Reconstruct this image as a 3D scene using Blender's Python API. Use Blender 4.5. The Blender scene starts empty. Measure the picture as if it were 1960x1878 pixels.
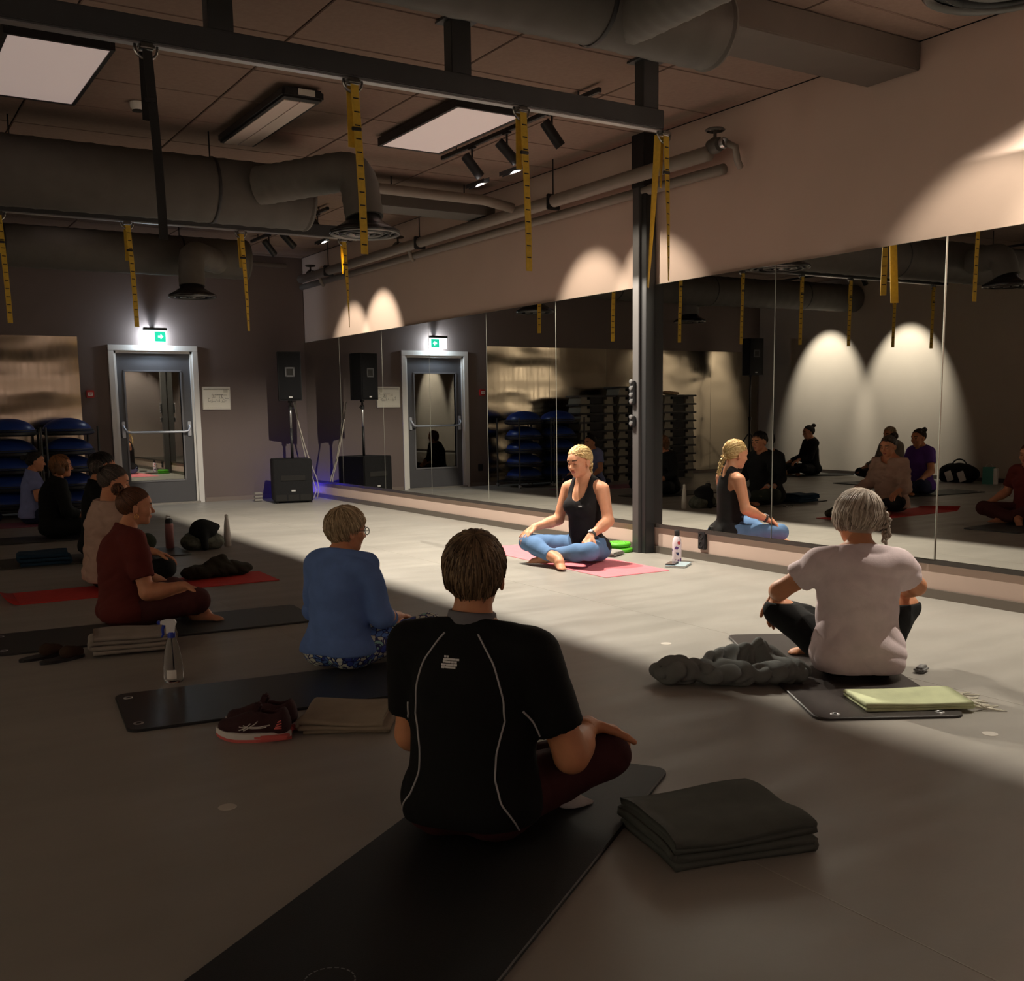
import bpy, bmesh, math, random
import numpy as np
from mathutils import Vector, Matrix, Quaternion

scene = bpy.context.scene
C = scene.collection
PI = math.pi
R = math.radians
XW, YD, ZC = 5.795, 14.77, 3.45      # mirror wall, back wall, ceiling
XL, YF = -3.5, -2.2                  # left wall, wall behind the camera

# ------------------------------------------------------------------ camera
def make_camera():
    f, cx, cy, yaw, pitch, roll, h = 2000.1, 976.25, 1047.4, 0.5622, 0.1309, -0.0141, 1.235
    fw = Vector((math.sin(yaw)*math.cos(pitch), math.cos(yaw)*math.cos(pitch), -math.sin(pitch)))
    r = Vector((math.cos(yaw), -math.sin(yaw), 0)); u = r.cross(fw)
    c, s = math.cos(roll), math.sin(roll)
    r2 = c*r + s*u; u2 = -s*r + c*u
    cam = bpy.data.cameras.new('camera'); o = bpy.data.objects.new('camera', cam); C.objects.link(o)
    m = Matrix((r2, u2, -fw)).transposed().to_4x4(); m.translation = (0, 0, h)
    o.matrix_world = m
    cam.sensor_fit = 'HORIZONTAL'; cam.sensor_width = 36; cam.lens = f/1960*36
    cam.shift_x = (980-cx)/1960; cam.shift_y = (cy-939)/1960
    cam.clip_start = 0.05; cam.clip_end = 100
    scene.camera = o
make_camera()

# ------------------------------------------------------------------ world, exposure
w = bpy.data.worlds.new('world'); scene.world = w; w.use_nodes = True
w.node_tree.nodes['Background'].inputs[0].default_value = (0.05, 0.05, 0.05, 1)
w.node_tree.nodes['Background'].inputs[1].default_value = 0.2
vs = scene.view_settings
vs.view_transform = 'Standard'; vs.look = 'None'; vs.gamma = 1; vs.use_curve_mapping = False
vs.exposure = 0.1
try:
    scene.cycles.use_denoising = True
    scene.cycles.max_bounces = 10; scene.cycles.diffuse_bounces = 5; scene.cycles.glossy_bounces = 6
    scene.cycles.caustics_reflective = False; scene.cycles.caustics_refractive = False
    scene.cycles.sample_clamp_indirect = 4.0
except Exception:
    pass

WARM = (1.0, 0.92, 0.80)
SPOT_WALL, SPOT_BOUNCE, SPOT_LEFT, FILL_FRONT = 70.0, 455.0, 430.0, 168.0     # lamp watts, used by the track heads below

def spot(name, loc, target, watts, deg, blend=0.5, col=WARM, radius=0.02):
    l = bpy.data.lights.new(name, 'SPOT'); l.energy = watts; l.color = col
    l.spot_size = R(deg); l.spot_blend = blend; l.shadow_soft_size = radius
    o = bpy.data.objects.new(name, l); C.objects.link(o); o.location = loc
    o.rotation_euler = (Vector(target)-Vector(loc)).to_track_quat('-Z', 'Y').to_euler()
    return o
def point(name, loc, watts, col, radius=0.05):
    l = bpy.data.lights.new(name, 'POINT'); l.energy = watts; l.color = col; l.shadow_soft_size = radius
    o = bpy.data.objects.new(name, l); C.objects.link(o); o.location = loc
    return o

# ------------------------------------------------------------------ materials
MATS = {}
def mat(name, col, rough=0.6, metal=0.0, spec=0.5, var=0.0, vscale=6.0, bump=0.0, bscale=80.0, coat=0.0,
        emit=None, estr=0.0, stretch=(1,1,1), ior=1.45):
    if name in MATS: return MATS[name]
    m = bpy.data.materials.new(name); m.use_nodes = True
    nt = m.node_tree; b = nt.nodes['Principled BSDF']
    b.inputs['Roughness'].default_value = rough; b.inputs['Metallic'].default_value = metal
    b.inputs['Specular IOR Level'].default_value = spec; b.inputs['Coat Weight'].default_value = coat
    b.inputs['IOR'].default_value = ior
    c = (*col, 1)
    b.inputs['Base Color'].default_value = c
    tc = nt.nodes.new('ShaderNodeTexCoord'); mp = nt.nodes.new('ShaderNodeMapping'); mp.inputs['Scale'].default_value = stretch
    nt.links.new(tc.outputs['Object'], mp.inputs['Vector'])
    if var > 0:
        n = nt.nodes.new('ShaderNodeTexNoise'); n.inputs['Scale'].default_value = vscale; n.inputs['Detail'].default_value = 4
        nt.links.new(mp.outputs[0], n.inputs['Vector'])
        mx = nt.nodes.new('ShaderNodeMix'); mx.data_type = 'RGBA'
        mx.inputs[6].default_value = (*[x*(1-var) for x in col], 1); mx.inputs[7].default_value = (*[min(1, x*(1+var)) for x in col], 1)
        rp = nt.nodes.new('ShaderNodeMapRange'); rp.inputs[1].default_value = 0.3; rp.inputs[2].default_value = 0.7
        nt.links.new(n.outputs['Fac'], rp.inputs[0]); nt.links.new(rp.outputs[0], mx.inputs[0])
        nt.links.new(mx.outputs[2], b.inputs['Base Color'])
    if bump > 0:
        n2 = nt.nodes.new('ShaderNodeTexNoise'); n2.inputs['Scale'].default_value = bscale; n2.inputs['Detail'].default_value = 3
        nt.links.new(mp.outputs[0], n2.inputs['Vector'])
        bp = nt.nodes.new('ShaderNodeBump'); bp.inputs['Strength'].default_value = bump; bp.inputs['Distance'].default_value = 0.01
        nt.links.new(n2.outputs['Fac'], bp.inputs['Height']); nt.links.new(bp.outputs[0], b.inputs['Normal'])
    if emit:
        b.inputs['Emission Color'].default_value = (*emit, 1); b.inputs['Emission Strength'].default_value = estr
    MATS[name] = m
    return m
def hexc(r, g, b):      # sRGB 0-255 to linear
    f = lambda v: (v/255/12.92 if v <= 10 else ((v/255+0.055)/1.055)**2.4)
    return (f(r), f(g), f(b))

# ------------------------------------------------------------------ mesh helpers
class MB:
    def __init__(s): s.v = []; s.f = []; s.mi = []; s.cur = 0
    def add(s, vs, fs, M=None):
        k = len(s.v)
        s.v += [tuple(M @ Vector(p)) for p in vs] if M is not None else [tuple(p) for p in vs]
        s.f += [tuple(i+k for i in f) for f in fs]; s.mi += [s.cur]*len(fs); return s
    def box(s, c, d, rot=None, bev=0.0):
        M = Matrix.Translation(c)
        if rot is not None: M = M @ (rot if isinstance(rot, Matrix) else Matrix.Rotation(rot, 4, 'Z'))
        x, y, z = d[0]/2, d[1]/2, d[2]/2
        if bev <= 0:
            vs = [(-x,-y,-z),(x,-y,-z),(x,y,-z),(-x,y,-z),(-x,-y,z),(x,-y,z),(x,y,z),(-x,y,z)]
            return s.add(vs, [(3,2,1,0),(4,5,6,7),(0,1,5,4),(1,2,6,5),(2,3,7,6),(3,0,4,7)], M)
        bm = bmesh.new(); bmesh.ops.create_cube(bm, size=1.0)
        for v in bm.verts: v.co = Vector((v.co.x*d[0], v.co.y*d[1], v.co.z*d[2]))
        bmesh.ops.bevel(bm, geom=list(bm.edges), offset=min(bev, min(d)*0.45), segments=2, affect='EDGES')
        bm.verts.index_update()
        s.add([v.co.copy() for v in bm.verts], [[v.index for v in f.verts] for f in bm.faces], M); bm.free(); return s
    def tube(s, pts, r, n=10, cap=True, flat=1.0):
        pts = [Vector(p) for p in pts]; N = len(pts)
        rs = r if isinstance(r, (list, tuple)) else [r]*N
        vs = []; fs = []; up = None
        for i, p in enumerate(pts):
            t = (pts[min(i+1, N-1)]-pts[max(i-1, 0)]).normalized()
            if up is None:
                up = Vector((0,0,1)) if abs(t.z) < 0.9 else Vector((1,0,0))
            a = t.cross(up); a = a.normalized() if a.length > 1e-6 else Vector((1,0,0)); b = a.cross(t).normalized(); up = b
            for j in range(n):
                q = 2*PI*j/n; vs.append(p + rs[i]*(math.cos(q)*a + flat*math.sin(q)*b))
        for i in range(N-1):
            for j in range(n):
                k = (j+1) % n; fs.append((i*n+j, i*n+k, (i+1)*n+k, (i+1)*n+j))
        if cap: fs += [tuple(range(n-1, -1, -1)), tuple((N-1)*n+j for j in range(n))]
        return s.add(vs, fs)
    def lathe(s, prof, n=24, M=None, sx=1.0, sy=1.0):
        vs = []; fs = []; k = len(prof)
        for j in range(n):
            q = 2*PI*j/n
            for (r, z) in prof: vs.append((r*sx*math.cos(q), r*sy*math.sin(q), z))
        for j in range(n):
            j2 = (j+1) % n
            for i in range(k-1): fs.append((j*k+i, j2*k+i, j2*k+i+1, j*k+i+1))
        return s.add(vs, fs, M)
    def prism(s, poly, z0, z1, M=None):
        n = len(poly); vs = [(x,y,z0) for x,y in poly]+[(x,y,z1) for x,y in poly]
        fs = [tuple(range(n-1,-1,-1)), tuple(range(n, 2*n))]+[(i,(i+1)%n,n+(i+1)%n,n+i) for i in range(n)]
        return s.add(vs, fs, M)
    def mesh(s, name, mats, smooth=False):
        me = bpy.data.meshes.new(name); me.from_pydata(s.v, [], s.f); me.validate(); me.update()
        for m in (mats if isinstance(mats, (list, tuple)) else [mats]): me.materials.append(m)
        if len(me.polygons) == len(s.mi):
            me.polygons.foreach_set('material_index', s.mi)
        if smooth: me.polygons.foreach_set('use_smooth', [True]*len(me.polygons))
        return me
    def build(s, name, mats, parent=None, smooth=False, loc=None, rotz=None, auto=None):
        o = bpy.data.objects.new(name, s.mesh(name, mats, smooth or auto is not None)); C.objects.link(o)
        if parent is not None: o.parent = parent
        if loc is not None: o.location = loc
        if rotz is not None: o.rotation_euler[2] = rotz
        if auto is not None:
            try: o.data.set_sharp_from_angle(angle=R(auto))
            except Exception: pass
        return o
def tag(o, label=None, cat=None, group=None, kind=None):
    if label: o['label'] = label
    if cat: o['category'] = cat
    if group: o['group'] = group
    if kind: o['kind'] = kind
    return o
def thing(name, label, cat, loc=(0,0,0), rotz=0.0, group=None):
    o = bpy.data.objects.new(name, None); C.objects.link(o); o.empty_display_size = 0.1
    o.location = loc; o.rotation_euler = (0, 0, rotz)
    return tag(o, label, cat, group)
def struct(name, mb, m, parent=None, **k):
    o = mb.build(name, m, parent, **k); o['kind'] = 'structure'; return o
def copy_tree(o, parent=None):
    c = o.copy(); C.objects.link(c)
    if parent is not None: c.parent = parent
    for ch in list(o.children): copy_tree(ch, c)
    return c
def arc(c, a, b, r, t0, t1, n=8):
    c, a, b = Vector(c), Vector(a), Vector(b)
    return [c + r*(math.cos(t0+(t1-t0)*i/n)*a + math.sin(t0+(t1-t0)*i/n)*b) for i in range(n+1)]
# ================================================================== the room
M_floor = mat('vinyl_floor', hexc(148,144,137), 0.42, spec=0.45, var=0.10, vscale=1.3, bump=0.03, bscale=60)
def floor_seams(m):            # faint lighter scuffs and streaks of the vinyl
    nt = m.node_tree; b = nt.nodes['Principled BSDF']
    n = nt.nodes.new('ShaderNodeTexNoise'); n.inputs['Scale'].default_value = 2.2; n.inputs['Detail'].default_value = 8
    mp = nt.nodes.new('ShaderNodeMapping'); mp.inputs['Scale'].default_value = (0.5, 3.0, 1); mp.inputs['Rotation'].default_value = (0,0,0.3)
    tc = nt.nodes.new('ShaderNodeTexCoord'); nt.links.new(tc.outputs['Object'], mp.inputs[0]); nt.links.new(mp.outputs[0], n.inputs['Vector'])
    rp = nt.nodes.new('ShaderNodeMapRange'); rp.inputs[1].default_value = 0.35; rp.inputs[2].default_value = 0.75
    rp.inputs[3].default_value = 0.36; rp.inputs[4].default_value = 0.50
    nt.links.new(n.outputs['Fac'], rp.inputs[0]); nt.links.new(rp.outputs[0], b.inputs['Roughness'])
floor_seams(M_floor)
M_wallR = mat('beige_wall_paint', hexc(202,180,168), 0.75, spec=0.3, var=0.03, vscale=2, bump=0.06, bscale=220)
M_wallB = mat('taupe_wall_paint', hexc(116,104,100), 0.75, spec=0.3, var=0.03, vscale=2, bump=0.06, bscale=220)
M_wallL = mat('pale_wall_paint', hexc(205,195,180), 0.75, spec=0.3, var=0.03, vscale=2, bump=0.06, bscale=220)
M_ceil = mat('ceiling_tile_felt', hexc(146,127,117), 0.95, spec=0.1, var=0.06, vscale=30, bump=0.1, bscale=300)
M_dark = mat('dark_backing', (0.015,0.014,0.013), 0.9)
M_white = mat('white_lacquer', hexc(228,226,222), 0.4)
M_black = mat('black_metal', (0.018,0.018,0.02), 0.45, spec=0.4, var=0.2, vscale=20)
M_duct = mat('grey_duct_paint', hexc(92,89,85), 0.6, spec=0.3, var=0.06, vscale=9, bump=0.05, bscale=40)
M_beam = mat('dark_steel_beam', hexc(58,60,62), 0.5, spec=0.5, var=0.08, vscale=8)
M_pipe = mat('grey_pipe_paint', hexc(132,124,116), 0.5, var=0.05, vscale=12)
M_alu = mat('aluminium', hexc(190,190,192), 0.35, metal=0.9)

fl = struct('floor', MB().box(((XL+XW)/2,(YF+YD)/2,-0.05), (XW-XL+0.2, YD-YF+0.2, 0.1)), M_floor)
# weld seams between the vinyl sheets
M_seam = mat('vinyl_seam', hexc(158,154,146), 0.42)
for x in (-2.0, 0.0, 2.0, 4.0):
    MB().box((x, (YF+YD)/2, 0.0003), (0.005, YD-YF, 0.0010)).build('floor_seam', M_seam, fl)

for (x, y) in ((0.925,3.168),(3.546,2.26),(3.566,4.13)):     # pale discs painted in for patches of light reflected on the floor
    MB().lathe([(0.001,0.0012),(0.028,0.0012),(0.029,0.0)],20,Matrix.Translation((x,y,0))).build('floor_light_patch', mat('pale_light_patch', hexc(196,190,180), 0.5), fl)
wr = struct('wall_right', MB().box((XW+0.06,(YF+YD)/2,ZC/2), (0.1, YD-YF+0.2, ZC)), M_wallR)
wb = struct('wall_back', MB().box((1.04-0.0,YD+0.16,ZC/2+0.1), (XW-XL+0.4, 0.1, ZC+0.4)), M_dark)
M_wallB_ = M_wallB
# back wall with the doorway cut out: three panels round the opening
dxl, dxr, dzt = 3.09, 4.15, 2.10
mb = MB()
mb.box(((XL+dxl)/2, YD+0.05, ZC/2), (dxl-XL, 0.1, ZC)); mb.box(((dxr+XW)/2, YD+0.05, ZC/2), (XW-dxr, 0.1, ZC))
mb.box(((dxl+dxr)/2, YD+0.05, (dzt+ZC)/2), (dxr-dxl, 0.1, ZC-dzt))
mb.build('wall_face', M_wallB, wb)
struct('wall_left', MB().box((XL-0.05,(YF+YD)/2,ZC/2), (0.1, YD-YF+0.2, ZC)), M_wallL)
struct('wall_front', MB().box(((XL+XW)/2,YF-0.05,ZC/2), (XW-XL+0.2, 0.1, ZC)), M_wallR)
struct('baseboard_right', MB().box((XW+0.004,(YF+YD)/2,0.03), (0.03, YD-YF, 0.06)), mat('skirting_metal', hexc(120,112,104), 0.35, metal=0.5))
mb = MB(); mb.box(((XL+dxl-0.08)/2, YD-0.008, 0.03), (dxl-0.08-XL, 0.016, 0.06)); mb.box(((dxr+0.08+XW)/2, YD-0.008, 0.03), (XW-dxr-0.08, 0.016, 0.06))
struct('baseboard_back', mb, mat('skirting_taupe', hexc(128,116,108), 0.5))
struct('baseboard_left', MB().box((XL+0.008,(YF+YD)/2,0.03), (0.016, YD-YF, 0.06)), mat('skirting_dark', hexc(70,62,56), 0.5))
struct('trim_1', MB().box((XW-0.006, (YF+YD)/2, 0.235), (0.012, YD-YF, 0.03)), mat('trim_dark', hexc(60,55,52), 0.4))

# ceiling: dark backing plus single tiles with open joints
ce = struct('ceiling', MB().box(((XL+XW)/2,(YF+YD)/2,ZC+0.07), (XW-XL+0.2, YD-YF+0.2, 0.1)), M_dark)
tx, ty = 1.17, 0.69
tile = MB().box((0,0,0), (tx-0.012, ty-0.012, 0.02), bev=0.004).mesh('ceiling_tile', M_ceil)
i0, i1 = math.ceil((XL-2.43)/tx)-1, math.floor((XW-2.43)/tx)
j0, j1 = math.floor((YF-5.53)/ty), math.floor((YD-5.53)/ty)
for i in range(i0, i1+1):
    for j in range(j0, j1+1):
        xa, xb = max(XL, 2.43+i*tx), min(XW, 2.43+(i+1)*tx); ya, yb = max(YF, 5.53+j*ty), min(YD, 5.53+(j+1)*ty)
        if xb-xa < 0.05 or yb-ya < 0.05: continue
        full = xb-xa > tx-0.01 and yb-ya > ty-0.01
        me = tile if full else MB().box((0,0,0), (xb-xa-0.012, yb-ya-0.012, 0.02), bev=0.004).mesh('ceiling_tile', M_ceil)
        o = bpy.data.objects.new('ceiling_tile', me); C.objects.link(o); o.parent = ce; o.location = ((xa+xb)/2, (ya+yb)/2, ZC+0.01)

# ------------------------------------------------------------------ mirrors
M_mirror = mat('mirror_silver', (0.80,0.80,0.77), 0.0, metal=1.0)
M_medge = mat('mirror_edge', hexc(150,150,140), 0.3)
def wall_mirror(label, ys, tilts):
    t = thing('wall_mirror', label, 'mirror', (XW, (ys[0]+ys[-1])/2, 0.25))
    for k in range(len(ys)-1):
        ya, yb = ys[k], ys[k+1]; wd = abs(yb-ya)-0.005
        m = MB(); m.cur = 1; m.box((0,0,0), (0.006, wd, 1.995)); m.cur = 0
        m.add([(-0.0035,-wd/2+0.001,-0.996),(-0.0035,wd/2-0.001,-0.996),(-0.0035,wd/2-0.001,0.996),(-0.0035,-wd/2+0.001,0.996)], [(0,3,2,1)])
        o = m.build('mirror_panel', [M_mirror, M_medge], t)
        o.location = (-0.008, (ya+yb)/2-(ys[0]+ys[-1])/2, 1.0); o.rotation_euler = (0, 0, R(tilts[k]))
    return t
wall_mirror('long frameless wall mirror left of the black column, reflecting the exit door', [14.76,13.48,12.14,10.88,9.59,8.31,7.02], [0,0,0,0,0,0])
wall_mirror('wide frameless wall mirror right of the black column, behind the white shirt', [6.92,5.52,4.12,2.75,1.38,0.0], [0.0,-0.40,-0.40,0,0])

# ------------------------------------------------------------------ door
M_doorgrey = mat('door_dark_grey', hexc(84,84,88), 0.5, var=0.03)
def make_glass():
    m = bpy.data.materials.new('door_glass'); m.use_nodes = True; nt = m.node_tree; nt.nodes.clear()
    out = nt.nodes.new('ShaderNodeOutputMaterial'); g = nt.nodes.new('ShaderNodeBsdfGlossy'); g.inputs['Roughness'].default_value = 0.0
    g.inputs['Color'].default_value = (0.9,0.9,0.85,1)
    tr = nt.nodes.new('ShaderNodeBsdfTransparent'); tr.inputs[0].default_value = (0.75,0.78,0.74,1)
    mx = nt.nodes.new('ShaderNodeMixShader'); fr = nt.nodes.new('ShaderNodeFresnel'); fr.inputs[0].default_value = 2.4
    nt.links.new(fr.outputs[0], mx.inputs[0]); nt.links.new(tr.outputs[0], mx.inputs[1]); nt.links.new(g.outputs[0], mx.inputs[2])
    nt.links.new(mx.outputs[0], out.inputs[0]); return m
M_glass = make_glass()
dr = bpy.data.objects.new('door_1', None); C.objects.link(dr); dr.location = ((dxl+dxr)/2, YD, 0); dr['kind'] = 'structure'
hw = (dxr-dxl)/2
m = MB()   # casing on the wall face
cw = 0.075
m.box((-hw-cw/2+0.012,-0.012,dzt/2-0.005),(cw,0.03,dzt-0.010),bev=0.004); m.box((hw+cw/2-0.012,-0.012,dzt/2-0.005),(cw,0.03,dzt-0.010),bev=0.004)
m.box((0,-0.012,dzt+0.028),(2*hw+2*cw-0.024,0.03,cw),bev=0.004)
m.build('door_casing', M_white, dr)
m = MB(); m.box((-hw+0.02,0.05,dzt/2),(0.04,0.1,dzt)); m.box((hw-0.02,0.05,dzt/2),(0.04,0.1,dzt)); m.box((0,0.05,dzt-0.02),(2*hw,0.1,0.04))
m.build('door_jamb', M_white, dr)
MB().box((0,0.03,0.012),(2*hw,0.16,0.024)).build('door_sill', mat('sill_grey', hexc(150,146,140), 0.4, metal=0.4), dr)
lw, lh = 2*hw-0.08, dzt-0.06
gl, gr, gb, gt = -lw/2+0.10, lw/2-0.13, 0.30, lh-0.24
m = MB(); th = 0.045
m.box(((-lw/2+gl)/2,0,lh/2),(gl+lw/2,th,lh)); m.box(((lw/2+gr)/2,0,lh/2),(lw/2-gr,th,lh))
m.box(((gl+gr)/2,0,gb/2),(gr-gl,th,gb)); m.box(((gl+gr)/2,0,(gt+lh)/2),(gr-gl,th,lh-gt))
leaf = m.build('door_leaf', M_doorgrey, dr, loc=(0,0.055,0.025))
m = MB()
for a,b,c,d in ((gl-0.01,gb-0.01,gr+0.01,gb+0.01),(gl-0.01,gt-0.01,gr+0.01,gt+0.01),(gl-0.01,gb,gl+0.01,gt),(gr-0.01,gb,gr+0.01,gt)):
    m.box(((a+c)/2,-0.027,(b+d)/2),(c-a,0.012,d-b))
m.build('glazing_bead', mat('bead_grey', hexc(120,120,124),0.4), leaf)
MB().box(((gl+gr)/2,0,(gb+gt)/2),(gr-gl,0.008,gt-gb)).build('window_pane', M_glass, leaf)
m = MB(); bz = 0.97
m.tube([(-lw/2+0.05,-0.03,bz+0.10),(-lw/2+0.05,-0.085,bz+0.06),(-lw/2+0.08,-0.10,bz+0.01),(-lw/2+0.14,-0.10,bz),(lw/2-0.14,-0.10,bz),(lw/2-0.08,-0.10,bz+0.01),(lw/2-0.05,-0.085,bz+0.06),(lw/2-0.05,-0.03,bz+0.10)], 0.014, 10)
m.box((-lw/2+0.05,-0.035,bz+0.04),(0.045,0.03,0.22),bev=0.006); m.box((lw/2-0.05,-0.035,bz+0.04),(0.045,0.03,0.20),bev=0.006)
m.build('push_bar', mat('bar_grey_white', hexc(190,194,202), 0.35, metal=0.3), leaf, auto=40)
# dim corridor behind the pane
m = MB(); m.box((3.6,YD+0.205,1.0),(1.5,0.004,2.4))
# ================================================================== ceiling gear
M_flex = mat('flex_duct', hexc(98,95,90), 0.65, var=0.08, vscale=10)
M_diffblk = mat('diffuser_black', (0.012,0.012,0.014), 0.25, spec=0.6)
M_diffedge = mat('diffuser_rim', hexc(120,118,116), 0.3, metal=0.6)
def rib_tube(path, r, step=0.03, amp=0.006, n=20):     # spiral duct: resampled path with small ribs
    pts = [Vector(p) for p in path]; out = []; rs = []
    for a, b in zip(pts[:-1], pts[1:]):
        k = max(1, int((b-a).length/step))
        for i in range(k): out.append(a.lerp(b, i/k))
    out.append(pts[-1])
    rs = [r + (amp if i % 4 == 0 else 0) for i in range(len(out))]
    return MB().tube(out, rs, n)
def ring_diffuser(m_parent, c, D):
    x, y, z = c; r = D/2
    MB().lathe([(r*0.42,0.16),(r*0.5,0.10),(r*0.72,0.06),(r*0.98,0.025),(r,0.0),(r*0.95,-0.005),(r*0.9,0.02),(0.001,0.05)], 40).build('diffuser_plate', M_diffblk, m_parent, smooth=True, loc=c)
    for k, q in enumerate((0.98, 0.74, 0.52, 0.3)):
        m = MB(); m.lathe([(r*q-0.022,0.012),(r*q-0.010,-0.010),(r*q,-0.006),(r*q-0.004,0.016)], 40)
        m.build('diffuser_ring', M_diffedge if k % 2 == 0 else M_diffblk, m_parent, smooth=True, loc=(x,y,z))
    MB().lathe([(r*0.13,0.02),(r*0.13,-0.012),(0.001,-0.016)], 24).build('diffuser_cone', M_diffedge, m_parent, smooth=True, loc=c)

def duct_branch(label, yd, x_end, x_start, r, zc, diffs, cat='duct', extra=None):
    t = thing('air_duct', label, cat, (x_end, yd, zc), 0)
    p = lambda P: (P[0]-x_end, P[1]-yd, P[2]-zc)
    rib_tube([p((x_start,yd,zc)), p((x_end,yd,zc))], r, 0.05, 0.005, 28).build('duct_run', M_duct, t, auto=50)
    MB().lathe([(0.001,0),(r,0),(r+0.008,-0.02),(r,-0.04)], 28, Matrix.Rotation(PI/2,4,'Y')).build('end_cap', M_duct, t, auto=40)
    for x in np.arange(x_end-0.8, x_start, -1.9):
        MB().tube([p((x,yd,zc+r)), p((x,yd,ZC))], 0.006, 6).build('hanger_rod', M_black, t)
        MB().lathe([(r+0.006,-0.012),(r+0.009,0),(r+0.006,0.012)], 28, Matrix.Translation(p((x,yd,zc))) @ Matrix.Rotation(PI/2,4,'Y')).build('duct_band', M_black, t, smooth=True)
    for (a, b, c, D) in diffs:      # take-off start, elbow corner, diffuser centre
        rb = D*0.24
        A, B, E = Vector(a), Vector(b), Vector(c); d1 = (B-A).normalized(); d2 = (E-B).normalized(); q = 0.16
        path = [A]+[B - d1*q*(1-s) * (1-s) + d2*q*s*s for s in (0,0.25,0.5,0.75,1)]+[E+Vector((0,0,0.12))]
        rib_tube([p(v) for v in path], rb*1.12, 0.022, 0.004, 22).build('flexible_duct', M_flex, t, auto=60)
        ring_diffuser(t, p(c), D)
    return t
t = duct_branch('big round grey air duct at the top, joined to a flat box duct', 4.42, 4.12, XL+0.02, 0.20, 3.24,
    [((3.5,4.35,3.2),(3.5,2.30,3.2),(3.5,2.30,2.66),0.55)])
m = MB(); m.box((0.83,0.14,0.12),(1.68,0.40,0.17),bev=0.008)
m.build('box_duct', mat('box_duct_paint', hexc(92,84,78), 0.7, var=0.04), t)
t = duct_branch('round air duct behind the yellow straps, elbow down to a ring diffuser', 8.55, 3.42, XL+0.02, 0.25, 3.0,
    [((2.95,8.35,3.03),(3.52,7.72,3.1),(3.53,7.65,2.60),0.55), ((-0.4,8.3,2.98),(-0.3,7.8,3.0),(-0.3,7.75,2.62),0.55)])
t = duct_branch('far round air duct with a flexible elbow over the exit door', 12.75, 4.3, XL+0.02, 0.23, 3.08,
    [((4.0,12.75,3.02),(3.47,12.2,3.05),(3.45,12.15,2.55),0.53), ((-0.6,12.8,3.0),(-0.3,13.2,3.0),(-0.3,13.2,2.62),0.53)])
t = thing('box_duct', 'flat grey box duct under the ceiling beside the wall pipe', 'duct', (4.98,9.3,3.21))
MB().box((0,0,0.0),(1.3,0.36,0.14),bev=0.006).build('duct_run', M_duct, t)
for x in (-0.4,0.4): MB().tube([(x,0,0.07),(x,0,0.24)],0.006,6).build('hanger_rod', M_black, t)

# --- steel rigs with strap loops
M_strapY = mat('yellow_webbing', hexc(216,180,66), 0.7, var=0.1, vscale=40, bump=0.2, bscale=600)
M_strapK = mat('black_webbing', (0.012,0.012,0.013), 0.8, bump=0.2, bscale=600)
M_chrome = mat('chrome_hook', hexc(170,170,168), 0.25, metal=1.0)
def rig(label, y, z, x0, x1, posts):
    t = thing('suspension_beam', label, 'steel beam', (x1, y, z))
    m = MB(); m.box(((x0-x1)/2,0,0.058),(x1-x0,0.10,0.115),bev=0.006); m.build('beam', M_beam, t)
    m = MB(); m.box(((x0-x1)/2,0,-0.004),(x1-x0,0.05,0.008)); m.build('beam_rail', M_alu, t)
    for x in posts:
        MB().box((x-x1,0,0.115+(ZC-z-0.115)/2),(0.13,0.09,ZC-z-0.115),bev=0.004).build('post', M_beam, t)
        MB().box((x-x1,0,ZC-z-0.01),(0.2,0.16,0.012)).build('post_plate', M_beam, t)
    return t
rig('near dark steel suspension beam running across the ceiling, three posts', 5.49, 3.03, -2.6, 4.66, (-0.9, 1.76, 3.15, 4.55))
rig('far dark steel suspension beam hanging in front of the back wall', 10.42, 3.03, -2.8, 4.72, (-1.8, 0.5, 4.0))
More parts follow.
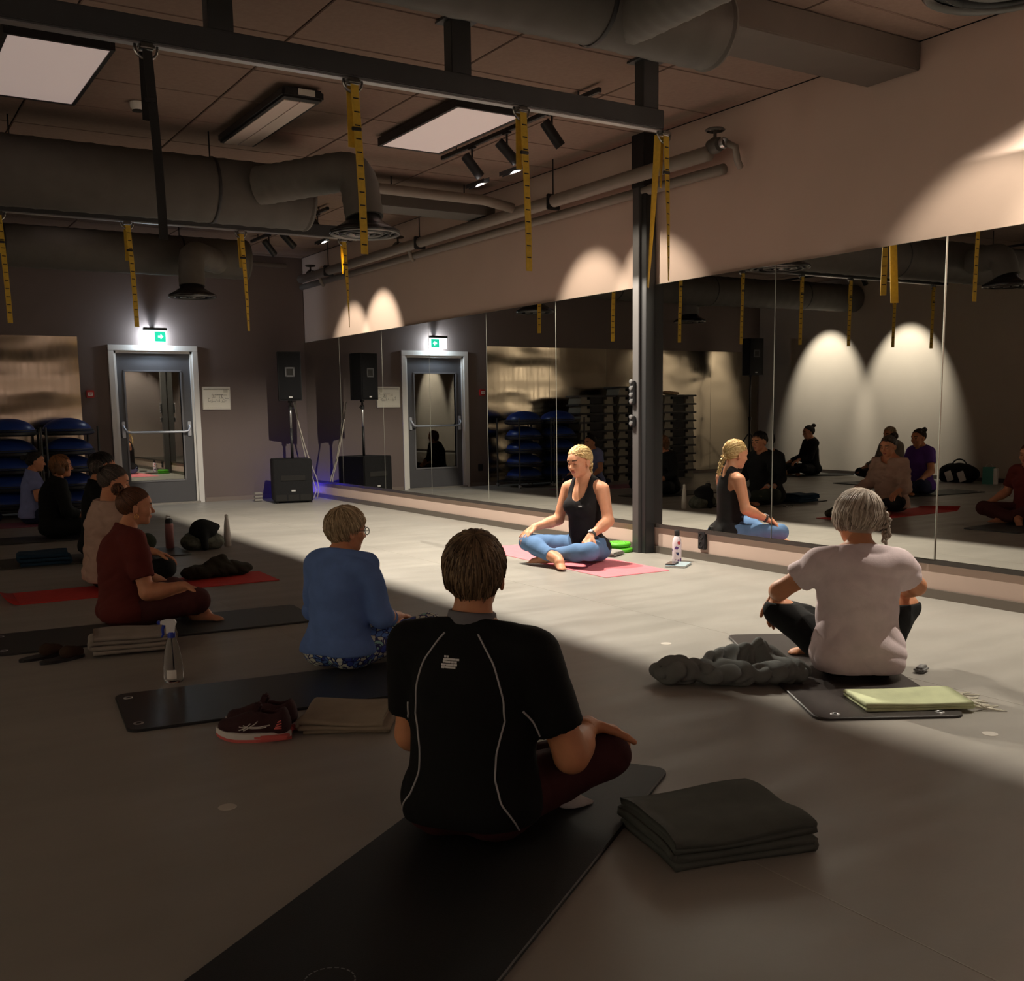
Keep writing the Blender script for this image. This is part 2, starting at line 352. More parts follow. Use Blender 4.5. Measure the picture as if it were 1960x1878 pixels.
def strap(label, x, y, z, L, col, twist=0.0, marks=True, double=0.0, wd=0.045, group=None):
    t = thing('training_strap', label, 'strap', (x, y, z), 0, group)
    m = MB(); m.tube(arc((0,0,-0.012),(1,0,0),(0,0,-1),0.055,-0.2,PI+0.2,10),0.008,6); m.build('hook_loop', M_chrome, t, smooth=True)
    MB().box((0,0,-0.01),(0.075,0.06,0.03),bev=0.008).build('roller', M_chrome, t)
    def ribbon(pts, w, th=0.004):
        mb = MB(); vs = []; fs = []
        for k, P in enumerate(pts):
            a = twist*k/len(pts); dx, dy = math.cos(a)*w/2, math.sin(a)*w/2; ox, oy = -math.sin(a)*th/2, math.cos(a)*th/2
            for (sx, so) in ((-1,-1),(1,-1),(1,1),(-1,1)): vs.append((P[0]+sx*dx+so*ox, P[1]+sx*dy+so*oy, P[2]))
        for k in range(len(pts)-1):
            for j in range(4): fs.append((k*4+j, k*4+(j+1)%4, (k+1)*4+(j+1)%4, (k+1)*4+j))
        fs += [(3,2,1,0), tuple((len(pts)-1)*4+j for j in range(4))]
        return mb.add(vs, fs)
    n = 14
    pts = [(0.012*math.sin(2.2*k/n)+0.02*k/n, -0.02, -0.03-(L-0.03)*k/n) for k in range(n+1)]
    ribbon(pts, wd).build('webbing', col, t)
    ribbon([(-0.012,0.015,-0.03-0.32*k/6) for k in range(7)], wd*0.9).build('webbing_tail', col, t)
    MB().box((0.004,-0.022,-0.26),(wd+0.01,0.014,0.02),bev=0.003).build('buckle', M_black, t)
    if double > 0:
        ribbon([(-0.05-0.08*k/n, 0.0, -0.03-(double-0.03)*k/n) for k in range(n+1)], wd*1.3).build('webbing', col, t)
    if marks:
        for k in range(1, int(L/0.07)):
            zz = -0.03-0.07*k
            f = min(1, (-zz)/L); a = twist*f
            MB().box((0.012*math.sin(2.2*f)+0.02*f, -0.02, zz),(wd*0.7,0.0056,0.007),rot=a).build('stitch_mark', M_strapK, t)
    return t
G1 = 'straps on the near beam'
strap('black strap hanging from the near beam, no yellow', 1.39, 5.47, 3.02, 0.92, M_strapK, 0.15, False)
strap('yellow marked strap hanging in front of the ring diffuser elbow', 2.48, 5.47, 3.02, 0.92, M_strapY, 0.1)
strap('yellow marked strap hanging beside the ceiling track lights', 3.57, 5.47, 3.02, 0.95, M_strapY, 0.1)
strap('pair of yellow straps hanging in front of the black column', 4.68, 5.47, 3.02, 0.95, M_strapY, 0.8, True, 1.0)
far = ['yellow strap with marks at the left edge of the photo', 'yellow strap with marks hanging over the exit door', 'yellow strap hanging between the exit sign and the wall corner', 'narrow yellow strap hanging before the bright scallop of light on the beige wall']
for k, (x, L, tw) in enumerate(((1.29,0.96,0.2),(2.38,0.96,0.25),(3.46,0.97,0.9),(4.55,0.9,1.2))):
    strap(far[k], x, 10.40, 3.02, L, M_strapY, tw, True)
for k, (x, nm) in enumerate(((0.32,'first'),(-0.66,'second'),(-1.62,'third'),(-2.5,'fourth'))):
    strap('narrow yellow strap seen only in the mirror, %s of four' % nm, x, 10.40, 3.02, 0.95, M_strapY, 1.2, True)

# --- light panels, heater, smoke detector
M_panel = mat('panel_diffuser', hexc(248,232,224), 0.35, spec=0.6, emit=(1.0,0.80,0.74), estr=0.2)  # faint glow added for fill; panels not known to be on
def panel(label, x0, x1, y0, y1, z):
    t = thing('ceiling_light_panel', label, 'ceiling light', ((x0+x1)/2,(y0+y1)/2,z), 0, 'ceiling light panels')
    dx, dy = x1-x0, y1-y0; m = MB()
    m.box((-dx/2+0.012,0,0.03),(0.024,dy,0.065)); m.box((dx/2-0.012,0,0.03),(0.024,dy,0.065)); m.box((0,-dy/2+0.012,0.03),(dx-0.05,0.024,0.065)); m.box((0,dy/2-0.012,0.03),(dx-0.05,0.024,0.065))
    m.box((0,0,0.062),(dx-0.03,dy-0.03,0.006))
    m.build('frame', M_black, t); MB().box((0,0,0.006),(dx-0.045,dy-0.045,0.01),bev=0.003).build('diffuser', M_panel, t)
panel('pale light panel in a black frame beside the track lights', 3.84,4.41,6.72,8.02,3.37)
panel('pale light panel at the top left corner of the photo', 0.93,1.53,6.72,8.02,3.37)
panel('small distant light panel near the back wall ceiling', 1.9,2.5,11.3,12.5,3.40)
panel('added fill light panel on the left half of the ceiling, outside the photo', -1.95,-1.35,6.72,8.02,3.37)  # this and the next two: unseen panels added for fill light
panel('added fill light panel above the camera, outside the photo', 0.93,1.53,1.2,2.5,3.37)
panel('added fill light panel above the front right, outside the photo', 3.84,4.41,0.2,1.5,3.37)
t = thing('radiant_heater', 'long narrow pale radiant heater in a black housing, hung from the ceiling', 'heater', (2.83,7.78,3.36))
MB().box((0,0,0.035),(0.30,1.46,0.07),bev=0.015).build('housing', M_black, t)
for s in (-1,1): MB().box((s*0.058,0.02,-0.002),(0.108,1.34,0.008)).build('heater_plate', mat('heater_plate', hexc(244,228,220), 0.4, bump=0.1, bscale=300), t)
MB().box((0.02,-0.733,0.04),(0.12,0.006,0.04)).build('rating_plate', M_white, t)
for y in (-0.6,0.6):
    MB().tube([(-0.08,y,0.06),(0,y,0.10)],0.006,6).tube([(0.08,y,0.06),(0,y,0.10)],0.006,6).build('bracket', M_black, t)
t = thing('smoke_detector', 'small round white smoke detector on the dark ceiling', 'smoke detector', (1.95,8.0,3.40))
MB().lathe([(0.001,-0.01),(0.035,-0.008),(0.05,0.01),(0.052,0.045),(0.001,0.05)],20).build('body', M_white, t, auto=40)
MB().lathe([(0.036,-0.009),(0.038,-0.016),(0.030,-0.018),(0.001,-0.018)],20).build('sensor_cap', M_dark, t, auto=40)

# --- pipes along the mirror wall and across the room
def pipe_run(label, pts, r, clips, valve=None, cat='pipe', elbow=None):
    o = pts[0]; t = thing('wall_pipe', label, cat, o)
    L = [tuple(a-b for a, b in zip(p, o)) for p in pts]
    MB().tube(L, r, 14).build('pipe', M_pipe, t, smooth=True)
    for c in clips:
        q = [a-b for a, b in zip(c, o)]
        MB().box((q[0], q[1], q[2]),(r*2.5,0.03,r*2.5),bev=0.008).build('pipe_clip', M_black, t)
        MB().tube([(q[0],q[1],q[2]),(q[0],q[1],ZC-o[2]+0.0)],0.006,6).build('hanger_rod', M_black, t)
    return t
def valve_cluster(label, x, y, z):
    t = thing('pipe_valve', label, 'valve', (x,y,z))
    MB().lathe([(0.001,-0.05),(0.05,-0.05),(0.06,0),(0.05,0.05),(0.001,0.05)],16,Matrix.Rotation(PI/2,4,'X')).build('body', M_duct, t, auto=40)
    m = MB(); m.lathe([(0.062,-0.01),(0.075,0),(0.062,0.01)],18,Matrix.Translation((0,0,0.11))); m.tube([(0,0,0.03),(0,0,0.12)],0.012,8); m.tube([(-0.065,0,0.11),(0.065,0,0.11)],0.006,6); m.tube([(0,-0.065,0.11),(0,0.065,0.11)],0.006,6)
    m.build('hand_wheel', M_duct, t, smooth=True)
    MB().tube([(0.02,-0.1,0),(0.07,-0.14,-0.03),(0.09,-0.14,-0.12),(0.14,-0.12,-0.16)],0.025,10).build('outlet_bend', M_pipe, t, smooth=True)
    MB().lathe([(0.035,-0.02),(0.042,0),(0.035,0.02)],14,Matrix.Translation((0,-0.09,0)) @ Matrix.Rotation(PI/2,4,'X')).build('flange', M_alu, t, smooth=True)
pipe_run('thick grey pipe running along the top of the beige mirror wall', [(5.55,14.2,3.08),(5.55,5.98,3.09)], 0.055, [(5.55,y,3.08) for y in (13.2,10.6,8.0)])
pipe_run('second thinner pipe tucked behind the thick grey wall pipe', [(5.72,14.6,3.02),(5.72,6.0,3.0)], 0.04, [])
pipe_run('thin grey pipe crossing the ceiling above the ring diffuser', [(XL+0.05,8.95,3.28),(5.2,8.62,3.17),(5.5,8.6,3.12)], 0.045, [(4.0,8.68,3.21),(1.2,8.78,3.24)])
pipe_run('thin pipe running along the top of the taupe back wall', [(XL+0.05,14.62,3.36),(5.5,14.62,3.31)], 0.035, [(2.6,14.62,3.33),(0.0,14.62,3.35)])
valve_cluster('grey pipe valve with hand wheel near the column, at the pipe end', 5.58, 5.95, 3.14)
valve_cluster('grey pipe valve above the bright scallop, beside the ring diffuser', 5.58, 11.2, 3.12)
valve_cluster('far grey pipe valve at the corner of the room', 5.58, 13.9, 3.12)

# --- track lights: lamps in the heads, with some tracks and the floor lamps added
M_lens = mat('lamp_lens', hexc(235,230,215), 0.2)
def head(t, y, tgt, floor=True, wall=True, label=None, px=0.0, kw=1.0, kf=1.0, side=1):
    # tube head hanging from the track, aimed at tgt; added flaps shape its added floor lamp
    o = t.location
    piv = Vector((px, y, -0.16)); d = (Vector(tgt)-(o+piv)).normalized()
    q = d.to_track_quat('Z', 'Y').to_matrix().to_4x4()
    MB().tube([(px,y,-0.01),(px,y,-0.13)],0.008,6).box((px,y,-0.015),(0.03,0.09,0.03)).build('stem', M_black, t)
    h = MB().lathe([(0.001,-0.10),(0.036,-0.10),(0.04,-0.09),(0.04,0.11),(0.036,0.11),(0.034,0.085),(0.001,0.085)],18,Matrix.Translation(piv) @ q).build('lamp_head', M_black, t, auto=40)
    MB().lathe([(0.001,0.0),(0.032,0.0)],18,Matrix.Translation(piv+d*0.088) @ q).build('lens', M_lens, h)
    P = o+piv+d*0.135
    if wall: spot('wall_spot', P, tgt, SPOT_WALL*kw, 50, 0.6, (1.0,0.88,0.69))
    if floor:
        # two added flaps shape an added lamp for mirror-bounced light: one ends the light at the floor line x = 3.25, the other at the mirror's top edge
        F = o+piv+Vector((side*0.03,0,-0.135)); dz = 0.024
        sl = (3.25-F.x)/F.z; sr = (XW-F.x)/(F.z-2.21)
        MB().box((F.x+sl*dz-0.0008-o.x, y, F.z-dz+0.016-o.z),(0.0015,0.30,0.032)).build('added_flap', M_black, h)
        MB().box((F.x+0.030-o.x, y, F.z-0.030/sr+0.02-o.z),(0.0015,0.34,0.04)).build('added_flap', M_black, h)
        spot('mirror_bounce_spot', F, (F.x+0.2, F.y-0.2, 0), SPOT_BOUNCE*kf, 150, 0.35, (1.0,0.90,0.75), 0.0010)
def track(label, x, y0, y1, heads, **k):
    t = thing('track_light', label, 'track light', (x,(y0+y1)/2,3.40))
    MB().box((0,0,0),(0.035,y1-y0,0.032),bev=0.004).build('track', M_black, t)
    for yy in (y0+0.25,y1-0.25): MB().tube([(0,yy-(y0+y1)/2,0),(0,yy-(y0+y1)/2,0.05)],0.006,6).build('hanger_rod', M_black, t)
    for h in heads: head(t, h[0]-(y0+y1)/2, h[1], *h[2:], **k)
    return t
track('black ceiling track with three spotlights near the pale light panel', 4.56, 6.0, 8.25, [(7.74,(XW,7.75,1.95),True,True,None,0.0,1.7),(7.2,(XW,6.85,1.95),True,True,None,0.0,1.7),(6.58,(XW,6.2,1.5),False,False)])
track('black ceiling track with spotlights far off, over the exit door side', 4.56, 10.8, 13.3, [(12.66,(XW,13.1,1.95),False,True,None,0.0,2.0),(12.02,(XW,12.15,2.1),False,True,None,0.0,2.4),(11.1,(XW,11.0,1.5),True,False,None,0.0,1.0,0.8)])
track('black ceiling track with spotlights above the frame, near the beige wall', 4.55, 2.0, 4.0, [(3.3,(XW,3.9,2.0),False,True,None,0.0,1.6),(2.7,(XW,3.1,2.1),False,True,None,0.0,1.6),(2.3,(XW,2.4,1.8),False,True,None,0.0,1.5)])
track('added short black ceiling track close to the mirror wall, outside the photo', 5.42, 1.6, 3.4, [(2.9,(XW,2.9,1.6),True,False,None,0.0,1.0,0.75)])  # unseen track added to light from the mirror side
def wash_track(label, loc, axis, L, spots, watts, deg, col=WARM):
    t = thing('track_light', label, 'track light', loc)
    MB().box((0,0,0),(0.035,L,0.032) if axis == 'y' else (L,0.035,0.032),bev=0.004).build('track', M_black, t)
    o = Vector(loc)
    for (q, tgt, k) in spots:
        piv = Vector((0,q,-0.16)) if axis == 'y' else Vector((q,0,-0.16)); d = (Vector(tgt)-(o+piv)).normalized(); rm = d.to_track_quat('Z','Y').to_matrix().to_4x4()
        MB().tube([(piv.x,piv.y,-0.01),(piv.x,piv.y,-0.13)],0.008,6).build('stem', M_black, t)
        h = MB().lathe([(0.001,-0.10),(0.036,-0.10),(0.04,-0.09),(0.04,0.11),(0.036,0.11),(0.034,0.085),(0.001,0.085)],18,Matrix.Translation(piv) @ rm).build('lamp_head', M_black, t, auto=40)
        spot('wall_spot', o+piv+d*0.135, tgt, watts*k, deg, 0.6, col)
wash_track('black ceiling track with spotlights washing the pale left wall, mirror only', (XL+1.15,9.8,3.40), 'y', 8.2, [(6.5-9.8,(XL,6.5,1.6),1.3),(11.6-9.8,(XL,11.6,1.6),0.55),(13.3-9.8,(XL,13.3,1.6),0.55)], SPOT_LEFT, 58)  # head nearest the camera is unseen, added for fill light
wash_track('added track with two fill spotlights on the left wall near the camera, outside the photo', (XL+1.15,2.4,3.40), 'y', 3.0, [(y-2.4,(XL,y,1.6),1.2) for y in (1.4,3.4)], SPOT_LEFT, 58)  # unseen track added to fill the room by wall bounce
wash_track('added black ceiling track with fill spotlights washing the wall behind the camera', (1.0,YF+1.3,3.40), 'x', 7.6, [(x-1.0,(x,YF,1.5),1.0) for x in (-2.2,0.0,2.2,4.4)], FILL_FRONT, 64, (1.0,0.96,0.93))  # unseen lamps added so this wall bounces fill into the room
# ================================================================== smooth-blended solids (bodies, cloth bundles)
def _v(a): return np.array(a, dtype=np.float32)
class Vol:
    def __init__(s, lo, hi, h):
        s.h = h; s.lo = _v(lo); n = np.ceil((_v(hi)-s.lo)/h).astype(int)+1
        s.ax = [s.lo[i]+h*np.arange(n[i], dtype=np.float32) for i in range(3)]
        s.d = np.full(tuple(n), 0.3, np.float32)
    def sub(s, lo, hi):
        sl = []
        for i in range(3):
            a = int(np.floor((lo[i]-s.lo[i])/s.h)); b = int(np.ceil((hi[i]-s.lo[i])/s.h))+1
            a = max(0, a); b = min(len(s.ax[i]), b)
            if a >= b: return None, None
            sl.append(slice(a, b))
        return tuple(sl), (s.ax[0][sl[0]][:,None,None], s.ax[1][sl[1]][None,:,None], s.ax[2][sl[2]][None,None,:])
    def prim(s, p, off=0.0, k=0.03, mode='u'):
        pad = 2*k+3*s.h+max(off, 0)+0.01
        if p[0] == 'c':
            a, b, r1, r2 = _v(p[1]), _v(p[2]), p[3], p[4]; r = max(r1, r2)+pad
            sl, G = s.sub(np.minimum(a, b)-r, np.maximum(a, b)+r)
            if sl is None: return
            fl = p[5] if len(p) > 5 else None
            ba = b-a; L2 = float(ba@ba)+1e-9
            x, y, z = G[0]-a[0], G[1]-a[1], G[2]-a[2]
            t = np.clip((x*ba[0]+y*ba[1]+z*ba[2])/L2, 0, 1)
            x, y, z = x-t*ba[0], y-t*ba[1], z-t*ba[2]
            if fl is not None:
                n = _v(fl[0]); n = n/np.linalg.norm(n); e = (x*n[0]+y*n[1]+z*n[2])*(1/fl[1]-1)
                x, y, z = x+e*n[0], y+e*n[1], z+e*n[2]
            d = np.sqrt(x*x+y*y+z*z)-(r1+(r2-r1)*t)-off
            if len(p) > 6 and p[6] is not None:    # flat cut: keep the side behind the plane (point, normal)
                q, nn = _v(p[6][0]), _v(p[6][1]); nn = nn/np.linalg.norm(nn)
                d = np.maximum(d, (G[0]-q[0])*nn[0]+(G[1]-q[1])*nn[1]+(G[2]-q[2])*nn[2])
        else:
            c, r = _v(p[1]), _v(p[2])+off; rm = float(r.max())+pad
            sl, G = s.sub(c-rm, c+rm)
            if sl is None: return
            x, y, z = G[0]-c[0], G[1]-c[1], G[2]-c[2]
            if len(p) > 3 and p[3] is not None:
                m = np.array(p[3], dtype=np.float32)
                x, y, z = m[0,0]*x+m[1,0]*y+m[2,0]*z, m[0,1]*x+m[1,1]*y+m[2,1]*z, m[0,2]*x+m[1,2]*y+m[2,2]*z
            k0 = np.sqrt((x/r[0])**2+(y/r[1])**2+(z/r[2])**2); k1 = np.sqrt((x/r[0]**2)**2+(y/r[1]**2)**2+(z/r[2]**2)**2)+1e-6
            d = k0*(k0-1)/k1
        o = s.d[sl]
        if mode == 'u':
            h = np.clip(0.5+0.5*(d-o)/k, 0, 1); s.d[sl] = d*(1-h)+o*h-k*h*(1-h)
        elif mode == 's':      # smooth subtraction
            h = np.clip(0.5-0.5*(o+d)/k, 0, 1); s.d[sl] = o*(1-h)-d*h+k*h*(1-h)
    def cut(s, fn): s.d = np.maximum(s.d, fn(s.ax[0][:,None,None], s.ax[1][None,:,None], s.ax[2][None,None,:]).astype(np.float32))
    def disp(s, fn): s.d = s.d+fn(s.ax[0][:,None,None], s.ax[1][None,:,None], s.ax[2][None,None,:]).astype(np.float32)
    def mesh(s):
        d = s.d; d[0] = np.maximum(d[0], 1e-3); d[-1] = np.maximum(d[-1], 1e-3); d[:,0] = np.maximum(d[:,0], 1e-3); d[:,-1] = np.maximum(d[:,-1], 1e-3); d[:,:,0] = np.maximum(d[:,:,0], 1e-3); d[:,:,-1] = np.maximum(d[:,:,-1], 1e-3)
        g = d < 0
        cnt = np.zeros(tuple(n-1 for n in g.shape), np.uint8)
        offs = [(i,j,k) for i in (0,1) for j in (0,1) for k in (0,1)]
        for (i,j,k) in offs: cnt += g[i:g.shape[0]-1+i, j:g.shape[1]-1+j, k:g.shape[2]-1+k]
        idx = np.argwhere((cnt > 0) & (cnt < 8))
        vals = np.stack([d[idx[:,0]+i, idx[:,1]+j, idx[:,2]+k] for (i,j,k) in offs], 1)
        acc = np.zeros((len(idx),3), np.float32); num = np.zeros((len(idx),1), np.float32)
        for a in range(8):
            for b in range(a+1, 8):
                if sum(abs(p-q) for p, q in zip(offs[a], offs[b])) != 1: continue
                va, vb = vals[:,a], vals[:,b]; m = (va < 0) != (vb < 0)
                t = np.where(m, va/np.where(m, va-vb, 1), 0)[:,None]
                pa, pb = _v(offs[a]), _v(offs[b]); acc += np.where(m[:,None], pa+t*(pb-pa), 0); num += m[:,None]
        V = (idx+acc/num)*s.h+s.lo
        imap = np.full(cnt.shape, -1, np.int64); imap[idx[:,0], idx[:,1], idx[:,2]] = np.arange(len(idx))
        F = []
        for ax in range(3):
            s0 = [slice(None)]*3; s1 = [slice(None)]*3; s0[ax] = slice(0,-1); s1[ax] = slice(1,None)
            e = np.argwhere(g[tuple(s0)] != g[tuple(s1)])
            if len(e) == 0: continue
            u, w_ = (ax+1) % 3, (ax+2) % 3
            ok = (e[:,u] > 0) & (e[:,w_] > 0) & (e[:,u] < g.shape[u]-1) & (e[:,w_] < g.shape[w_]-1); e = e[ok]
            ins = g[e[:,0], e[:,1], e[:,2]]
            def cell(du, dw):
                q = e.copy(); q[:,u] -= du; q[:,w_] -= dw; return imap[q[:,0], q[:,1], q[:,2]]
            a, b, c, dd = cell(0,0), cell(1,0), cell(1,1), cell(0,1)
            f = np.stack([a,b,c,dd], 1); f[~ins] = f[~ins][:, ::-1]; F.append(f)
        F = np.concatenate(F); F = F[(F >= 0).all(1)]
        return V, F
def mesh_from(name, parts, mats, smooth=True, colors=None):
    # parts: list of (V, F, material_index or per-face array)
    Vs, loops, starts, tot, mi = [], [], [], [], []; k = 0; L = 0
    for V, F, m in parts:
        F = np.asarray(F); Vs.append(np.asarray(V, np.float32)); loops.append((F+k).ravel()); n = F.shape[1]
        starts.append(L+np.arange(len(F))*n); tot.append(np.full(len(F), n)); L += F.size; k += len(V)
        mi.append(np.full(len(F), m) if np.isscalar(m) else m)
    V = np.concatenate(Vs); lp = np.concatenate(loops); st = np.concatenate(starts); mi = np.concatenate(mi)
    me = bpy.data.meshes.new(name); me.vertices.add(len(V)); me.vertices.foreach_set('co', V.astype(np.float32).ravel())
    me.loops.add(len(lp)); me.loops.foreach_set('vertex_index', lp.astype(np.int32))
    me.polygons.add(len(st)); me.polygons.foreach_set('loop_start', st.astype(np.int32))
    me.polygons.foreach_set('material_index', mi.astype(np.int32)); me.polygons.foreach_set('use_smooth', np.full(len(st), smooth))
    me.update(calc_edges=True); me.validate()
    for m in mats: me.materials.append(m)
    return me
def mobj(name, me, parent=None, loc=None):
    o = bpy.data.objects.new(name, me); C.objects.link(o)
    if parent is not None: o.parent = parent
    if loc is not None: o.location = loc
    return o
def wrinkle(seed, amp, k, n=5, stretch=(1,1,1)):
    rg = np.random.default_rng(seed); ks = rg.normal(size=(n,3))*k*np.array(stretch); ph = rg.uniform(0, 6.28, n)
    def f(x, y, z):
        s = 0; w = 0.35*np.sin(7*x+5*z+ph[0])
        for i in range(n): s = s+np.sin(ks[i,0]*x+ks[i,1]*y+ks[i,2]*z+ph[i]+w*3)
        s = s/n
        return amp*(1-2*np.sqrt(np.abs(s)+0.02))
    return f
def bundle(name, label, cat, prims, material, h=0.008, amp=0.006, kk=30, loc=(0,0,0), rotz=0, seed=1, k=0.03, subs=()):
    lo = np.min([np.minimum(_v(p[1]), _v(p[2]) if p[0] == 'c' else _v(p[1]))-(max(p[3],p[4]) if p[0] == 'c' else max(p[2])) for p in prims], 0)-0.03
    hi = np.max([np.maximum(_v(p[1]), _v(p[2]) if p[0] == 'c' else _v(p[1]))+(max(p[3],p[4]) if p[0] == 'c' else max(p[2])) for p in prims], 0)+0.03
    v = Vol(lo, hi, h)
    for p in prims: v.prim(p, 0, k)
    for p in subs: v.prim(p, 0, k*0.6, 's')
    if amp: v.disp(wrinkle(seed, amp, kk))
    v.cut(lambda x, y, z: -z+0.0*x+0.0*y+0.001)
    V, F = v.mesh(); o = mobj(name, mesh_from(name, [(V, F, 0)], [material]))
    o.location = loc; o.rotation_euler[2] = rotz
    if label: tag(o, label, cat)
    return o
# ================================================================== people
def skin_mat(name, col):
    m = mat(name, col, 0.5, spec=0.35, var=0.06, vscale=25, bump=0.05, bscale=200)
    b = m.node_tree.nodes['Principled BSDF']
    b.inputs['Subsurface Weight'].default_value = 0.12; b.inputs['Subsurface Radius'].default_value = (0.02,0.008,0.004); b.inputs['Subsurface Scale'].default_value = 0.4
    return m
M_lip = mat('lip', hexc(170,95,85), 0.4); M_brow = mat('brow_lash', hexc(70,50,38), 0.7); M_nail = mat('nail', hexc(215,170,150), 0.3)
def hair_mat(name, dark, light):
    if name in MATS: return MATS[name]
    m = mat(name, dark, 0.5, spec=0.4); nt = m.node_tree; b = nt.nodes['Principled BSDF']
    at = nt.nodes.new('ShaderNodeAttribute'); at.attribute_name = 'tone'
    mx = nt.nodes.new('ShaderNodeMix'); mx.data_type = 'RGBA'; mx.inputs[6].default_value = (*dark,1); mx.inputs[7].default_value = (*light,1)
    nt.links.new(at.outputs['Fac'], mx.inputs[0]); nt.links.new(mx.outputs[2], b.inputs['Base Color'])
    b.inputs['Anisotropic'].default_value = 0.3
    return m
def nrm(a): a = np.asarray(a, float); return a/(np.linalg.norm(a)+1e-9)
def slerp(u, v, t):
    o = math.acos(max(-1, min(1, float(np.dot(u, v)))))
    if o < 1e-4: return u
    return (math.sin((1-t)*o)*u+math.sin(t*o)*v)/math.sin(o)
HE = np.array([0.083,0.104,0.096]); HC = np.array([0,-0.010,0.028])      # hair ellipsoid in head space
def rim_el(phi, front=0.58, side=-0.45, back=-1.0):
    c = math.cos(phi)
    return side+(front-side)*max(c, 0)**0.5 if c > 0 else side+(back-side)*(-c)**0.9
def sphdir(phi, el): return np.array([math.sin(phi)*math.cos(el), math.cos(phi)*math.cos(el), math.sin(el)])
def strands_mesh(paths, radii, rng, sides=4):
    Vs, Fs, tone = [], [], []; k = 0
    for pts, r in zip(paths, radii):
        pts = np.asarray(pts); N = len(pts); t = np.gradient(pts, axis=0); t /= np.linalg.norm(t, axis=1)[:,None]+1e-9
        up = np.array([0.31,0.22,0.92]); a = np.cross(t, up); a /= np.linalg.norm(a, axis=1)[:,None]+1e-9; b = np.cross(a, t)
        prof = np.array([0.75]+[1.0]*(N-2)+[0.25])*r if N > 2 else np.ones(N)*r
        for j in range(sides):
            q = 2*PI*j/sides; Vs.append(pts+prof[:,None]*(math.cos(q)*a+math.sin(q)*b))
        base = k+np.arange(sides)*N
        for j in range(sides):
            j2 = (j+1) % sides
            for i in range(N-1): Fs.append((base[j]+i, base[j2]+i, base[j2]+i+1, base[j]+i+1))
        tone += [rng.uniform(0,1)]*(sides*N); k += sides*N
    return np.concatenate(Vs), np.array(Fs), np.array(tone)
def make_hair(style, rng, n=420, rim=None, length=0.45, bun=(0,-0.85,0.55), bun_r=0.036, puff=0.05, curlin=0.15):
    rim = rim or {}
    paths, rad = [], []; capf = []
    P = lambda u, f: HC+HE*u*f
    crown = nrm((0.08,-0.35,0.93))
    if style in ('short', 'crop'):
        for _ in range(n):
            phi = rng.uniform(-PI, PI); el = rim_el(phi, **rim)+rng.normal(0, 0.11); rv = nrm(sphdir(phi+rng.normal(0,0.08), el))
            t0 = rng.uniform(0, 0.78); t1 = min(1.04, t0+rng.uniform(0.6,1.1)*length); lift = rng.uniform(0.3,1)*puff
            side = rng.normal(0, 0.09)
            pts = []
            for i in range(6):
                s = i/5; t = t0+(t1-t0)*s; u = nrm(slerp(crown, rv, t)+side*math.sin(3*s)*np.cross(crown, rv))
                pts.append(P(u, 0.99+lift*math.sin(PI*min(1, 0.15+0.8*s))+0.02*rng.normal()*s))
            if abs(phi) > 1.7 and t1 > 0.85:      # nape: the tips run on down the neck
                e = pts[-1]
                for i in range(2): e = e+np.array([-0.10*e[0], 0.004+0.004*rng.normal(), -0.016*rng.uniform(0.5,1.2)]); pts.append(e)
            paths.append(pts); rad.append(rng.uniform(0.0018,0.0036))
    elif style == 'bob':
        drop = length
        for _ in range(n):
            phi = rng.uniform(-PI, PI)
            if abs(phi) < 0.75 and rng.uniform() < 0.6: continue
            el = 0.0 if abs(phi) > 0.8 else 0.45; rv = sphdir(phi, el); pts = []
            lift = rng.uniform(0.2,1)*puff
            wv = rng.uniform(0,6.28); sw = rng.normal(0,0.05)
            for i in range(5): pts.append(P(nrm(slerp(crown, rv, 0.02+0.98*i/4)+sw*math.sin(2.5*i/4+wv)*np.cross(crown, rv)), 1.0+lift*(0.6+0.4*i/4)))
            if abs(phi) > 0.8:
                e = pts[-1].copy(); dd = drop*rng.uniform(0.55,1.1)
                for i in range(1, 5): q = i/4; pts.append(e*np.array([1-curlin*q**2.2, 1-curlin*q**2.2, 1])+np.array([0.007*math.sin(5*q+wv), 0.006*math.cos(5*q+wv), -dd*(q-0.25*q**3)]))
            paths.append(pts); rad.append(rng.uniform(0.0022,0.0042))
    elif style in ('bun', 'tied'):
        bv = nrm(bun)
        for _ in range(n):
            phi = rng.uniform(-PI, PI); el = rim_el(phi, **rim)+rng.normal(-0.03,0.06); rv = sphdir(phi, el)
            t0 = rng.uniform(0, 0.6)**1.6; pts = []; lift = rng.uniform(0.1,1)*puff*0.7
            for i in range(6):
                t = t0+(1-t0)*i/5; pts.append(P(nrm(slerp(rv, bv, t)), 0.99+lift*math.sin(PI*(0.1+0.8*i/5))))
            paths.append(pts); rad.append(rng.uniform(0.0018,0.0036))
        if style == 'bun':
            bc = P(bv, 1.0+bun_r/0.1*0.7)
            for _ in range(70):
                ax = nrm(rng.normal(size=3)); e1 = nrm(np.cross(ax, (0.3,0.5,0.8))); e2 = np.cross(ax, e1); a0 = rng.uniform(0,6.28); rr = bun_r*rng.uniform(0.8,1.08)
                paths.append([bc+rr*(math.cos(a0+q)*e1+math.sin(a0+q)*e2)+ax*rng.normal(0,0.006) for q in np.linspace(0,2.4,7)]); rad.append(rng.uniform(0.004,0.008))
    return paths, rad
